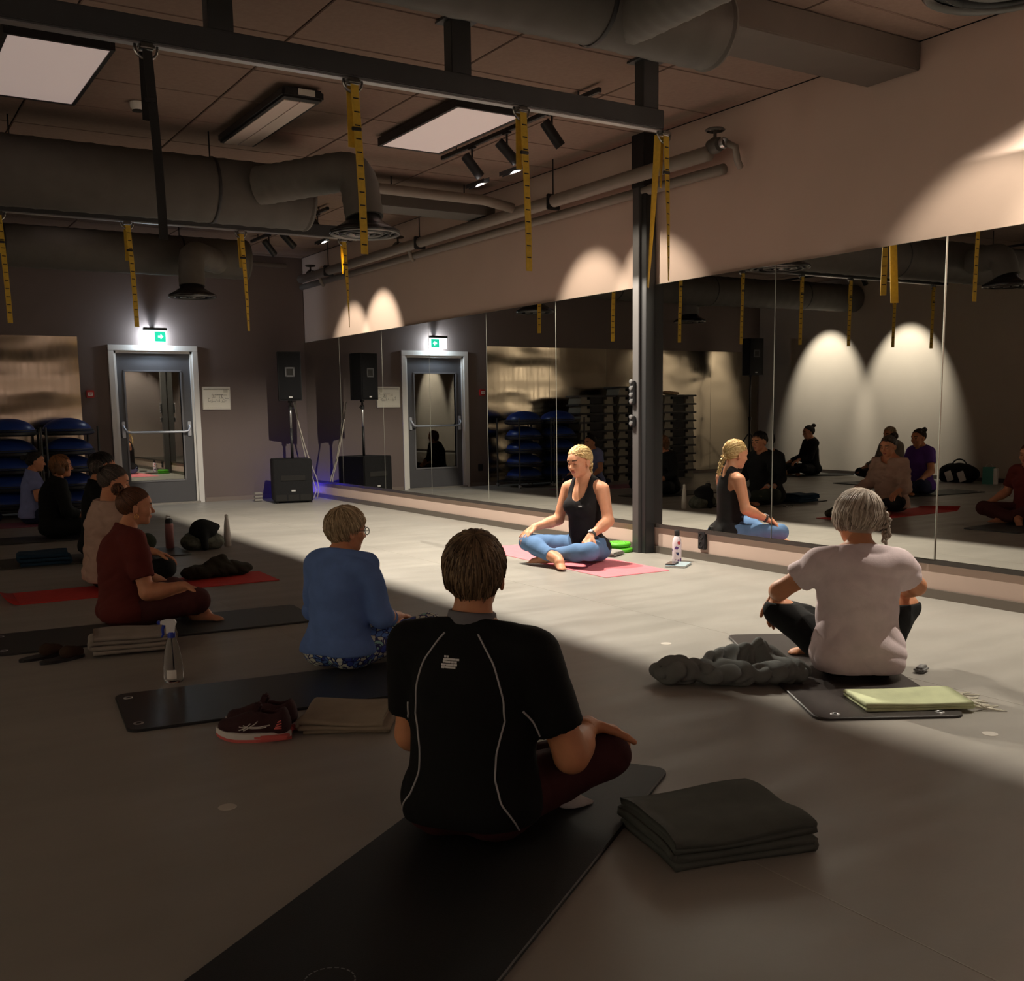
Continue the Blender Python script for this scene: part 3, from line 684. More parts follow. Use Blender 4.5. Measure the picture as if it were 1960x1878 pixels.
def braid(pts, w, rng):
    paths, rad = [], []; pts = [np.array(p, float) for p in pts]
    N = 26; cl = []
    for i in range(N):
        t = i/(N-1)*(len(pts)-1); k = min(int(t), len(pts)-2); cl.append(pts[k]+(pts[k+1]-pts[k])*(t-k))
    cl = np.array(cl); tg = np.gradient(cl, axis=0); tg /= np.linalg.norm(tg, axis=1)[:,None]
    a = np.cross(tg, (0.2,-1,0.1)); a /= np.linalg.norm(a, axis=1)[:,None]; b = np.cross(a, tg)
    for s in range(3):
        for j in range(4):
            ph = 2*PI*s/3; q = np.arange(N)*0.62+ph; wv = w*(1-0.45*np.arange(N)/N)
            paths.append(cl+a*(wv*np.sin(q))[:,None]+b*(0.5*wv*np.sin(2*q))[:,None]+rng.normal(0,w*0.28,3)); rad.append(w*0.42)
    return paths, rad
def euler_m(yaw, pitch, roll):    # head turn: yaw + = to own right, pitch + = nod down, roll + = tilt to own right
    return np.array((Matrix.Rotation(-R(yaw),3,'Z') @ Matrix.Rotation(-R(pitch),3,'X') @ Matrix.Rotation(R(roll),3,'Y')))

def hand_prims(wr, f, n, side, curl=0.35, spread=1.0, sc=1.0):
    # wrist, pointing direction, palm normal (out of the palm), side: +1 thumb towards cross(f, n)
    wr = np.asarray(wr, float); f = nrm(f); n = nrm(np.asarray(n, float)-f*np.dot(n, f)); s = np.cross(f, n)*side
    out = [('c', wr-f*0.02, wr+f*0.02*sc, 0.027*sc, 0.03*sc, (n,0.72)), ('c', wr+f*0.025*sc+s*0.012*sc, wr+f*0.078*sc+s*0.02*sc, 0.024*sc, 0.021*sc, (n,0.62)),
           ('c', wr+f*0.025*sc-s*0.012*sc, wr+f*0.072*sc-s*0.022*sc, 0.024*sc, 0.020*sc, (n,0.62))]
    ls = [(0.030,0.040),(0.012,0.044),(-0.008,0.041),(-0.027,0.033)]
    for (o, L) in ls:
        p = wr+f*(0.088-abs(o-0.006)*0.25)*sc+s*o*sc; a = curl*0.6; d = nrm(f+s*o*2.2*spread)
        for q, (l, r0, r1) in enumerate(((L,0.0098,0.0092),(L*0.68,0.0090,0.0084),(L*0.52,0.0082,0.0070))):
            dd = math.cos(a)*d+math.sin(a)*n; e = p+dd*l*sc; out.append(('c', p, e, r0*sc, r1*sc)); p = e; a += curl
    p = wr+f*0.028*sc+s*0.026*sc; d = nrm(f*0.62+s*0.62+n*0.25)
    for (l, r0, r1) in ((0.042,0.015,0.0115),(0.033,0.011,0.0098),(0.026,0.0098,0.0080)):
        e = p+d*l*sc; out.append(('c', p, e, r0*sc, r1*sc)); p = e; d = nrm(d+n*0.18+f*0.2)
    return out
def foot_prims(ank, d, up, side=1, sc=1.0):
    ank = np.asarray(ank, float); d = nrm(d); up = nrm(np.asarray(up, float)-d*np.dot(up, d)); s = np.cross(d, up)*side
    h = ank-d*0.045-up*0.03; b = ank+d*0.12-up*0.045
    out = [('c', h, ank+d*0.03-up*0.01, 0.036, 0.036), ('c', ank+d*0.01-up*0.02, b, 0.036, 0.030, (up,0.75)), ('c', h, b+s*0.01, 0.032, 0.026)]
    for i in range(5):
        o = (0.030-0.0155*i); l = 0.042-0.006*i; p = b+s*o+d*(0.012-0.006*i)-up*0.006
        out.append(('c', p, p+d*l, 0.0135-0.0012*i, 0.0115-0.0012*i))
    return out

def person(label, loc, facing, skin, hair, shirt, pants, pose=None, female=True, sc=1.0, h=0.009, hair_style='short', hair_kw=None,
           sleeve=0.55, eyes_closed=True, seed=1, shirt_cut='crew', shirt_loose=0.012, shirt_amp=0.004, hem=0.06, pant_loose=0.008, pant_end=1.0,
           barefoot=True, sock=None, detail=True, fat=1.0, extra=None, smooth_k=0.035, hand_h=0.0042, tone_n=420, drape=0.145):
    rng = np.random.default_rng(seed)
    J = dict(lean=0.0, waist_y=0.0, head=(0,0.035,0.748), head_rot=(0,5,0), shw=0.165 if female else 0.188, shz=0.562, shy=(0.0,0.0),
             elR=(0.245,0.03,0.315), elL=(-0.245,0.03,0.315), wrR=(0.30,0.235,0.225), wrL=(-0.30,0.235,0.225),
             hdR=(0.15,0.9,-0.35), hdL=(-0.15,0.9,-0.35), hnR=(0,-0.35,-1), hnL=(0,-0.35,-1), curl=0.38,
             knR=(0.35,0.30,0.145), knL=(-0.35,0.30,0.145), anR=(-0.10,0.36,0.055), anL=(0.12,0.30,0.075), ftR=(-0.9,0.25,-0.1), ftL=(0.9,0.3,-0.1))
    J.update(pose or {})
    hw = J['shw']; zs = J['shz']; lean = J['lean']
    fx = lambda x, y, z: (x, y+lean*(z-0.1)+J['waist_y']*math.sin(PI*min(1, max(0, (z-0.1)/0.45))), z)
    torso = [('e', fx(0,-0.015,0.115), (0.168*fat,0.128*fat,0.11)), ('e', fx(0.085,-0.055,0.095), (0.095*fat,0.11*fat,0.092)), ('e', fx(-0.085,-0.055,0.095), (0.095*fat,0.11*fat,0.092)),
             ('e', fx(0,-0.005,0.26), ((0.128 if female else 0.142)*fat,0.10*fat,0.15)), ('e', fx(0,0,0.41), ((0.135 if female else 0.155)*fat,0.105*fat,0.18)),
             ('e', fx(0,-0.008,0.50), (hw*0.88,0.088*fat,0.10)),
             ('c', fx(-hw*0.72,-0.012,zs+0.008), fx(hw*0.72,-0.012,zs+0.008), 0.05, 0.05),
             ('c', fx(hw*0.8,-0.015,zs+0.012), fx(0.022,-0.012,zs+0.078), 0.040, 0.042), ('c', fx(-hw*0.8,-0.015,zs+0.012), fx(-0.022,-0.012,zs+0.078), 0.040, 0.042)]
    if female: torso += [('e', fx(0.068,0.085,0.43), (0.058,0.05,0.055)), ('e', fx(-0.068,0.085,0.43), (0.058,0.05,0.055))]
    shR, shL = np.array(fx(hw,-0.008+J['shy'][0],zs)), np.array(fx(-hw,-0.008+J['shy'][1],zs))
    am = 1.0 if female else 1.12; am *= fat**0.5
    def arm(sh, el, wr): return [('c', sh, el, 0.052*am, 0.040*am), ('c', el, np.asarray(el)+(np.asarray(wr)-el)*0.35, 0.039*am, 0.040*am), ('c', np.asarray(el)+(np.asarray(wr)-el)*0.3, wr, 0.040*am, 0.027*am)]
    elR, elL, wrR, wrL = [np.array(J[q], float) for q in ('elR','elL','wrR','wrL')]
    arms = arm(shR, elR, wrR)+arm(shL, elL, wrL)
    hipR, hipL = np.array(fx(0.09,0.0,0.10)), np.array(fx(-0.09,0.0,0.10))
    knR, knL, anR, anL = [np.array(J[q], float) for q in ('knR','knL','anR','anL')]
    lf = fat**0.7
    def leg(hp, kn, an):
        mid = kn+(an-kn)*0.3; return [('c', hp, kn, 0.088*lf, 0.058*lf), ('c', kn, mid, 0.056*lf, 0.056*lf), ('c', mid, an, 0.056*lf, 0.036)]
    legs = leg(hipR, knR, anR)+leg(hipL, knL, anL)
    hc = np.array(J['head'], float); HM = euler_m(*J['head_rot'])
    T = lambda p: HM @ np.asarray(p, float)+hc
    nb = np.array(fx(0,-0.015,zs+0.03)); nt_ = T((0,-0.025,-0.055))
    neck = [('c', nb, nt_, 0.058 if not female else 0.052, 0.054 if not female else 0.047)]
    feet = foot_prims(anR, J['ftR'], (0,0.25,1) , 1)+foot_prims(anL, J['ftL'], (0,0.25,1), -1)
    # ---- body
    allp = torso+arms+legs
    pts = np.array([q for p in allp+feet+neck for q in ((p[1], p[2]) if p[0] == 'c' else (p[1],))], float)
    lo, hi = pts.min(0)-0.16, pts.max(0)+0.16; lo[2] = -0.02
    v = Vol(lo, hi, h)
    for p in torso+legs: v.prim(p, 0, smooth_k)
    for p in arms: v.prim(p, 0, 0.028)
    for p in neck: v.prim(p, 0, 0.03)
    for p in feet: v.prim(p, 0, 0.012)
    v.cut(lambda x, y, z: 0.004-z+0*x+0*y)
    parts = [(*v.mesh(), 0)]
    # ---- head, finer grid
    hv = Vol((-0.11,-0.14,-0.20), (0.11,0.15,0.13), 0.0042 if detail else 0.006)
    HP = [('e',(0,-0.012,0.030),(0.075,0.094,0.086)), ('e',(0,0.028,-0.025),(0.060,0.064,0.078)), ('e',(0,0.036,-0.072),(0.046,0.046,0.036)), ('e',(0,0.066,-0.095),(0.020,0.018,0.016)),
          ('e',(0,0.052,0.035),(0.058,0.045,0.045)), ('c',(-0.034,0.082,0.020),(0.034,0.082,0.020),0.011,0.011), ('e',(0.036,0.064,-0.028),(0.026,0.024,0.024)), ('e',(-0.036,0.064,-0.028),(0.026,0.024,0.024))]
    for p in HP: hv.prim(p, 0, 0.022)
    for sx in (-1,1): hv.prim(('e',(sx*0.031,0.094,0.001),(0.017,0.012,0.011)), 0, 0.012, 's')
    for p in [('c',(0,0.088,0.006),(0,0.110,-0.030),0.0075,0.0105), ('e',(0.010,0.098,-0.034),(0.0085,0.010,0.007)), ('e',(-0.010,0.098,-0.034),(0.0085,0.010,0.007))]: hv.prim(p, 0, 0.010)
    for p in [('e',(0,0.089,-0.057),(0.021,0.010,0.0055)), ('e',(0,0.087,-0.067),(0.018,0.010,0.0065)), ('e',(0.031,0.080,0.001),(0.0135,0.0125,0.0105)), ('e',(-0.031,0.080,0.001),(0.0135,0.0125,0.0105))]: hv.prim(p, 0, 0.005)
    for sx in (-1,1):
        em = np.array(Matrix.Rotation(R(sx*18),3,'Z'))
        hv.prim(('e',(sx*0.079,-0.008,-0.012),(0.008,0.019,0.031), em), 0, 0.006); hv.prim(('e',(sx*0.086,-0.004,-0.010),(0.005,0.010,0.018), em), 0, 0.004, 's')
    hv.prim(('c',(0,-0.025,-0.055), tuple(HM.T @ (nb+0.35*(nt_-nb)-hc)), 0.047 if female else 0.054, 0.05 if female else 0.056), 0, 0.025)
    hV, hF = hv.mesh(); fc = hV[hF].mean(1); mi = np.zeros(len(hF), int)
    mi[((fc[:,0]/0.020)**2+((fc[:,2]+0.062)/0.0115)**2 < 1) & (fc[:,1] > 0.07)] = 1
    for sx in (-1,1):
        mi[(np.abs(fc[:,0]-sx*0.033) < 0.019) & (np.abs(fc[:,2]-0.024-0.10*(0.02-np.abs(np.abs(fc[:,0])-0.033))) < 0.0042) & (fc[:,1] > 0.06)] = 2
        mi[(np.abs(fc[:,0]-sx*0.031) < 0.014) & (np.abs(fc[:,2]+0.003+6*(fc[:,0]-sx*0.031)**2*(-1)) < 0.0028) & (fc[:,1] > 0.07)] = 2
    parts.append((hV @ HM.T+hc, hF, mi))
    # ---- hands, finer grid
    for wr, el, hd, hn, sd in ((wrR, elR, J['hdR'], J['hnR'], -1), (wrL, elL, J['hdL'], J['hnL'], 1)):
        hp = hand_prims(wr, hd, hn, sd, J['curl'], sc=1.0 if female else 1.1)
        q = np.array([x for p in hp for x in (p[1], p[2])]); hv = Vol(q.min(0)-0.05, q.max(0)+0.05, hand_h)
        hv.prim(('c', wr+(el-wr)*0.15, wr, 0.030*am, 0.0265*am), 0, 0.01)
        for i, p in enumerate(hp): hv.prim(p, 0, 0.012 if i < 3 else 0.0045)
        parts.append((*hv.mesh(), 0))
    body = mobj('person', mesh_from('person', parts, [skin, M_lip, M_brow]))
    tag(body, label, 'person')
    # ---- trousers
    v = Vol(lo, hi, h)
    pe = []
    for (hp, kn, an) in ((hipR, knR, anR), (hipL, knL, anL)):
        L = leg(hp, kn, an); e = kn+(an-kn)*pant_end*0.93; d = nrm(an-kn)
        L[2] = ('c', L[2][1], L[2][2], L[2][3], L[2][4]+0.002, None, (tuple(e), tuple(d))); pe += L
    for p in torso[:4]+pe: v.prim(p, pant_loose, smooth_k)
    v.disp(wrinkle(seed+5, min(0.004, pant_loose*0.4), 28))
    zt = 0.28
    v.cut(lambda x, y, z: np.maximum(0.006-z, z-zt)+0*x+0*y)
    tr = mobj('trousers', mesh_from('trousers', [(*v.mesh(), 0)], [pants]), body)
    # ---- shirt
    v = Vol(lo, hi, h)
    for p in torso: v.prim(p, shirt_loose, smooth_k+0.01)
    if drape: v.prim(('c', fx(0,-0.030,max(0.11,hem+0.05)), fx(0,-0.008,0.40), drape, drape*0.95, ((0,1,0),0.82)), shirt_loose, 0.06)
    if sleeve > 0:
        for (sh, el, wr) in ((shR, elR, wrR), (shL, elL, wrL)):
            if sleeve <= 1:
                e = sh+(el-sh)*sleeve; d = nrm(el-sh)
                v.prim(('c', sh, e+d*0.05, 0.054*am, (0.054-0.012*sleeve)*am, None, (tuple(e), tuple(d))), shirt_loose*0.9+0.004, 0.03)
            else:
                v.prim(('c', sh, el, 0.053*am, 0.042*am), shirt_loose*0.8, 0.03)
                e = el+(wr-el)*(sleeve-1); d = nrm(wr-el)
                v.prim(('c', el, e+d*0.05, 0.041*am, 0.034*am, None, (tuple(e), tuple(d))), shirt_loose*0.8, 0.03)
    if shirt_amp: v.disp(wrinkle(seed, shirt_amp, 22, 5, (0.6,0.6,1.4)))
    nax = nrm(nt_-nb)
    if shirt_cut == 'crew':
        v.prim(('c', nb+nax*0.005+np.array((0,0.012,0)), nb+nax*0.2, 0.058, 0.07), 0.004, 0.012, 's')
        v.cut(lambda x, y, z: (z-(zs+0.085))+0.35*y+0*x)
    elif shirt_cut == 'wide':
        v.prim(('c', nb+nax*0.0+np.array((0,0.02,0)), nb+nax*0.2, 0.085, 0.10), 0.004, 0.012, 's')
        v.cut(lambda x, y, z: (z-(zs+0.062))+0*y+0*x)
    elif shirt_cut == 'tank':
        for sx in (-1,1):
            v.prim(('c', (sx*(hw+0.035),0.10+lean*0.4,zs-0.07), (sx*(hw-0.005),0.06+lean*0.4,zs+0.16), 0.075, 0.092), 0, 0.015, 's')
            v.prim(('c', (sx*(hw+0.005),-0.12+lean*0.4,zs-0.06), (sx*(hw-0.05),-0.11+lean*0.4,zs+0.10), 0.085, 0.062), 0, 0.015, 's')
            v.prim(('c', (sx*(hw+0.035),0.0+lean*0.4,zs-0.045), (sx*(hw+0.03),0.0+lean*0.4,zs+0.12), 0.07, 0.08), 0, 0.015, 's')
        v.prim(('c', nb+np.array((0,0.085,-0.075)), nb+np.array((0,0.05,0.12)), 0.058, 0.075), 0, 0.012, 's')
        v.prim(('c', nb+np.array((0,-0.05,0.02)), nb+np.array((0,-0.05,0.12)), 0.03, 0.06), 0, 0.012, 's')
    hz = hem
    v.cut(lambda x, y, z: (hz-z)+0.18*np.maximum(y-0.02, 0)*0+0*x)
    st = mobj('shirt', mesh_from('shirt', [(*v.mesh(), 0)], [shirt]), body)
    # ---- socks
    if sock is not None:
        v = Vol(lo, hi, h*0.8)
        for p in feet: v.prim(p, 0.006, 0.02)
        for an, kn in ((anR, knR), (anL, knL)): v.prim(('c', an, an+nrm(kn-an)*0.07, 0.036, 0.038), 0.004, 0.02)
        v.cut(lambda x, y, z: 0.003-z+0*x+0*y)
        mobj('socks', mesh_from('socks', [(*v.mesh(), 0)], [sock]), body)
    # ---- hair
    kw = dict(n=tone_n); kw.update(hair_kw or {}); br = kw.pop('braid', None); cap = kw.pop('cap', {}); rim = kw.get('rim') or {}
    hv = Vol((-0.14,-0.17,-0.20), (0.14,0.14,0.16), 0.006)
    hv.prim(('e', tuple(HC), tuple(HE*0.96)), 0, 0.01)
    fr, sd_, bk = rim.get('front',0.58), rim.get('side',-0.45), rim.get('back',-1.0)
    def rimcut(x, y, z):
        ex, ey, ez = (x-HC[0])/HE[0], (y-HC[1])/HE[1], (z-HC[2])/HE[2]; rr = np.sqrt(ex*ex+ey*ey+ez*ez)+1e-6; rh = np.sqrt(ex*ex+ey*ey)+1e-6
        el = np.arcsin(np.clip(ez/rr,-1,1)); c = ey/rh; e0 = np.where(c > 0, sd_+(fr-sd_)*np.maximum(c,0)**0.5, sd_+(bk-sd_)*np.maximum(-c,0)**0.9)
        return (e0-el)*0.085
    hv.cut(rimcut)
    for p in cap.get('add', []): hv.prim(p, 0, 0.02)
    for p in cap.get('sub', []): hv.prim(p, 0, 0.012, 's')
    if hair_style != 'bob':
        for sx in (-1,1): hv.prim(('e',(sx*0.085,-0.004,-0.016),(0.03,0.020,0.036)), 0, 0.008, 's')
    cV, cF = hv.mesh()
    paths, rad = make_hair(hair_style, rng, **kw)
    if br:
        bp, brd = braid(br[0], br[1], rng); paths += bp; rad += brd
    sV, sF, tone = strands_mesh(paths, rad, rng)
    V = np.concatenate([cV, sV]) @ HM.T+hc; F1 = cF; F2 = sF+len(cV)
    me = mesh_from('hair', [(V, np.concatenate([F1, F2]), 0)], [hair])
    at = me.attributes.new('tone', 'FLOAT', 'POINT'); n_t = np.concatenate([np.full(len(cV), 0.25), tone]).astype(np.float32)
    if len(at.data) == len(n_t): at.data.foreach_set('value', n_t)
    mobj('hair', me, body)
    if extra: extra(body, dict(T=T, HM=HM, hc=hc, wrR=wrR, wrL=wrL, elR=elR, elL=elL, shR=shR, shL=shL, J=J, nb=nb, nax=nax, fx=fx, hw=hw, zs=zs, knR=knR, knL=knL))
    body.location = (loc[0], loc[1], loc[2] if len(loc) > 2 else 0.012); body.rotation_euler[2] = -R(facing); body.scale = (sc,)*3
    return body
# ------------------------------------------------------------------ fabrics, skins, hair colours
SK_fair = skin_mat('skin_fair', hexc(212,152,120)); SK_tan = skin_mat('skin_tan', hexc(196,136,100)); SK_warm = skin_mat('skin_warm', hexc(205,145,112))
H_brown = hair_mat('hair_brown_grey', hexc(66,50,36), hexc(140,118,90)); H_blond = hair_mat('hair_blond', hexc(165,125,72), hexc(240,212,155))
H_ash = hair_mat('hair_ash_blond', hexc(128,108,78), hexc(222,202,168)); H_silver = hair_mat('hair_silver_blond', hexc(125,110,95), hexc(205,192,178))
H_dark = hair_mat('hair_dark', hexc(24,18,14), hexc(58,42,32)); H_auburn = hair_mat('hair_auburn', hexc(58,34,22), hexc(112,70,44)); H_black = hair_mat('hair_black', hexc(14,11,10), hexc(34,28,26))
H_bob = hair_mat('hair_bob', hexc(70,44,26), hexc(150,100,58)); H_grey = hair_mat('hair_dark_grey', hexc(44,38,34), hexc(100,88,80))
fab = lambda n, c, **k: mat(n, c, 0.85, spec=0.2, var=0.08, vscale=14, bump=0.2, bscale=500, **k)
F_black = fab('black_jersey', (0.006,0.0065,0.007)); F_plum = fab('plum_cloth', hexc(66,34,36)); F_blue = fab('blue_jersey', hexc(104,134,196))
F_white = fab('white_tee', hexc(222,205,208)); F_maroon = fab('maroon_tee', hexc(98,42,38)); F_maroonp = fab('maroon_leggings', hexc(70,34,34))
F_beige = fab('beige_knit', hexc(180,152,138)); F_bluetee = fab('lilac_blue_tee', hexc(130,140,190)); F_navy = fab('navy_cloth', hexc(40,46,72)); F_purple = fab('purple_tee', hexc(92,58,140))
F_legblue = fab('blue_leggings', hexc(98,130,172)); F_tank = fab('charcoal_tank', hexc(34,32,34)); F_sock = fab('white_sock', hexc(215,212,210)); F_greycard = fab('grey_cardigan', hexc(140,134,126))
F_olive = fab('olive_camo', hexc(44,50,40)); M_pipe_line = mat('grey_piping', hexc(165,165,168), 0.5); M_print = mat('white_print', hexc(215,215,215), 0.6)
def patterned():
    m = mat('leopard_leggings', hexc(40,60,130), 0.7); nt = m.node_tree; b = nt.nodes['Principled BSDF']
    tc = nt.nodes.new('ShaderNodeTexCoord'); nz = nt.nodes.new('ShaderNodeTexNoise'); nz.inputs['Scale'].default_value = 14
    ad = nt.nodes.new('ShaderNodeMix'); ad.data_type = 'VECTOR'; ad.inputs[0].default_value = 0.06
    nt.links.new(tc.outputs['Object'], nz.inputs['Vector']); nt.links.new(tc.outputs['Object'], ad.inputs[4]); nt.links.new(nz.outputs['Color'], ad.inputs[5])
    vo = nt.nodes.new('ShaderNodeTexVoronoi'); vo.feature = 'DISTANCE_TO_EDGE'; vo.inputs['Scale'].default_value = 34; nt.links.new(ad.outputs[1], vo.inputs['Vector'])
    vc = nt.nodes.new('ShaderNodeTexVoronoi'); vc.inputs['Scale'].default_value = 34; nt.links.new(ad.outputs[1], vc.inputs['Vector'])
    sp = nt.nodes.new('ShaderNodeSeparateColor'); nt.links.new(vc.outputs['Color'], sp.inputs[0])
    cr = nt.nodes.new('ShaderNodeValToRGB'); cr.color_ramp.interpolation = 'CONSTANT'
    cr.color_ramp.elements[0].color = (*hexc(215,220,205),1); cr.color_ramp.elements[1].position = 0.45; cr.color_ramp.elements[1].color = (*hexc(90,130,200),1)
    e = cr.color_ramp.elements.new(0.7); e.color = (*hexc(60,80,170),1); e = cr.color_ramp.elements.new(0.85); e.color = (*hexc(150,200,190),1)
    nt.links.new(sp.outputs[0], cr.inputs[0])
    st = nt.nodes.new('ShaderNodeMath'); st.operation = 'GREATER_THAN'; st.inputs[1].default_value = 0.085; nt.links.new(vo.outputs['Distance'], st.inputs[0])
    mx = nt.nodes.new('ShaderNodeMix'); mx.data_type = 'RGBA'; mx.inputs[6].default_value = (*hexc(28,34,92),1)
    nt.links.new(st.outputs[0], mx.inputs[0]); nt.links.new(cr.outputs[0], mx.inputs[7]); nt.links.new(mx.outputs[2], b.inputs['Base Color'])
    return m
F_leopard = patterned()
from mathutils.bvhtree import BVHTree
def surf(o):
    me = o.data; return BVHTree.FromPolygons([v.co for v in me.vertices], [tuple(p.vertices) for p in me.polygons])
def seam(bv, pts, r, parent, name, m, n=8, lift=0.001, closed=False):
    P = [Vector(p) for p in pts]; out = []
    for a, b in zip(P[:-1], P[1:]):
        for i in range(n): out.append(a.lerp(b, i/n))
    out.append(P[-1]); q = []
    for p in out:
        l, nn, _, _ = bv.find_nearest(p)
        if l is not None: q.append(l+nn*lift)
    s = [q[0]]+[(q[i-1]+q[i]*2+q[i+1])/4 for i in range(1, len(q)-1)]+[q[-1]]
    return MB().tube(s, r, 5).build(name, m, parent, smooth=True)
def child(body, name): return [c for c in body.children if c.name.split('.')[0] == name][0]

# --- man in front, black tee with grey piping
def man_extra(b, d):
    bv = surf(child(b, 'shirt')); sh = child(b, 'shirt'); fx = d['fx']; hw = d['hw']; zs = d['zs']
    for s in (-1,1):
        seam(bv, [fx(s*0.050,-0.08,zs+0.065), fx(s*0.105,-0.11,zs-0.01), fx(s*0.138,-0.12,zs-0.11), fx(s*0.142,-0.12,zs-0.17)], 0.0030, sh, 'piping', M_pipe_line)
        seam(bv, [fx(s*0.142,-0.12,zs-0.17), fx(s*0.120,-0.14,zs-0.26), fx(s*0.112,-0.14,zs-0.33), fx(s*0.130,-0.15,zs-0.40), fx(s*0.175,-0.12,zs-0.48)], 0.0030, sh, 'piping', M_pipe_line)
        e = d['shR'] if s > 0 else d['shL']; el = d['elR'] if s > 0 else d['elL']
        p0 = np.array(fx(s*0.175,-0.07,zs-0.15)); p1 = e+(el-e)*0.71; p1 = p1+np.array((-s*0.035,-0.05,-0.01))
        seam(bv, [p0, (p0+p1)/2, p1], 0.0035, sh, 'piping', M_pipe_line)
    nb, nax = d['nb'], d['nax']
    MB().lathe([(0.070,-0.016),(0.072,0.0),(0.069,0.016),(0.064,0.020),(0.060,0.01),(0.062,-0.014)], 28, Matrix.Translation(Vector(nb+nax*0.068+np.array((0,-0.002,0)))) @ Vector(nax).to_track_quat('Z','Y').to_matrix().to_4x4()).build('collar', mat('grey_collar', hexc(105,105,110), 0.8), sh, smooth=True)
    rg = random.Random(3)
    for r_ in range(5):
        x = -0.030 if r_ else -0.028; end = 0.022 if r_ else -0.012
        while x < end:
            wd = rg.uniform(0.006,0.014) if r_ else 0.006
            l, nn, _, _ = bv.find_nearest(Vector(fx(x-0.012,-0.16,zs+0.025-0.0095*r_))); MB().box(l+nn*0.0008, (wd,0.0012,0.0058)).build('printed_line', M_print, sh); x += wd+0.0025
person('person in black sports top with grey piping, seated nearest the camera, back turned', (1.49,2.57), 52, SK_tan, H_brown, F_black, F_plum, female=False,
    pose=dict(head=(0.0,0.018,0.748), head_rot=(-14,2,0), shz=0.535, shw=0.186, lean=-0.02, elR=(0.285,0.025,0.235), wrR=(0.288,0.19,0.275), hdR=(0.35,0.75,-0.30), hnR=(0.1,-0.4,-1),
              elL=(-0.215,0.02,0.255), wrL=(-0.20,0.22,0.24), knR=(0.325,0.27,0.165), knL=(-0.27,0.36,0.15), anL=(0.10,0.25,0.055), ftL=(1,0.02,-0.02), anR=(-0.10,0.36,0.055), curl=0.5),
    hair_style='short', hair_kw=dict(n=2400, length=0.42, puff=0.15, rim=dict(front=0.45, side=-0.36, back=-1.22)), sleeve=0.72, shirt_loose=0.014, shirt_amp=0.003, hem=0.055, fat=1.08, drape=0.168, sock=F_sock, h=0.008, seed=3, extra=man_extra)

# --- woman in blue with glasses
def blue_extra(b, d):
    T = d['T']; g = MB()
    for s in (-1,1):
        g.tube([tuple(T((s*0.034+0.024*math.cos(a),0.108,0.000+0.021*math.sin(a)))) for a in np.linspace(0,2*PI,17)], 0.0022, 6)
        g.tube([tuple(T((s*0.058,0.106,0.004))), tuple(T((s*0.078,0.085,0.005))), tuple(T((s*0.084,0.01,0.004)))], 0.002, 6)
    g.tube([tuple(T((-0.010,0.110,0.004))), tuple(T((0.010,0.110,0.004)))], 0.002, 6)
    g.build('glasses', M_black, b, smooth=True)
person('person in blue long-sleeved top, glasses and blue-white leopard leggings, seated on dark mat', (1.97,4.66), 60, SK_warm, H_ash, F_blue, F_leopard,
    pose=dict(head=(0.0,0.060,0.732), head_rot=(26,4,0), shz=0.55, lean=0.03, waist_y=-0.03, elR=(0.235,0.03,0.275), wrR=(0.19,0.26,0.235), hdR=(-0.25,0.9,-0.15), hnR=(0,-0.2,-1),
              elL=(-0.235,0.05,0.28), wrL=(-0.16,0.27,0.23), knR=(0.33,0.36,0.17), knL=(-0.31,0.33,0.14), anL=(0.14,0.36,0.06)),
    hair_style='short', hair_kw=dict(n=2200, length=0.66, puff=0.20, rim=dict(front=0.35, side=-0.58, back=-1.22)), sleeve=1.5, shirt_loose=0.018, shirt_amp=0.011, hem=0.085, sc=0.89, fat=1.14, seed=7, extra=blue_extra, barefoot=True, h=0.0085)

# --- woman in white tee on the right
person('person in white t-shirt and black leggings, seated with back to camera before the mirror', (3.84,3.13), 38, SK_tan, H_silver, F_white, F_black,
    pose=dict(head=(0.0,0.045,0.708), head_rot=(-24,8,4), shz=0.497, shw=0.172, lean=0.0, elR=(0.29,0.11,0.385), wrR=(0.27,0.30,0.335), hdR=(0.1,0.6,-0.7), hnR=(0,-0.8,-0.5),
              elL=(-0.33,0.10,0.365), wrL=(-0.315,0.30,0.315), hdL=(-0.08,0.22,-1), hnL=(0.3,-0.9,-0.2), knR=(0.285,0.28,0.255), knL=(-0.305,0.27,0.235), anR=(-0.10,0.34,0.06), anL=(0.12,0.30,0.07)),
    hair_style='bob', hair_kw=dict(n=2600, length=0.105, puff=0.25, curlin=0.20, braid=([(0.05,-0.125,0.03),(0.088,-0.10,-0.02),(0.096,-0.085,-0.07),(0.07,-0.10,-0.115)],0.016), cap=dict(add=[('e',(0.0,-0.03,-0.02),(0.072,0.072,0.062)),('e',(0,-0.05,0.03),(0.088,0.085,0.085))], sub=[('e',(0,0.085,-0.05),(0.075,0.07,0.11))])), sleeve=0.52, shirt_loose=0.02, shirt_amp=0.009, hem=0.03, fat=1.08, drape=0.16, seed=11, h=0.0085)

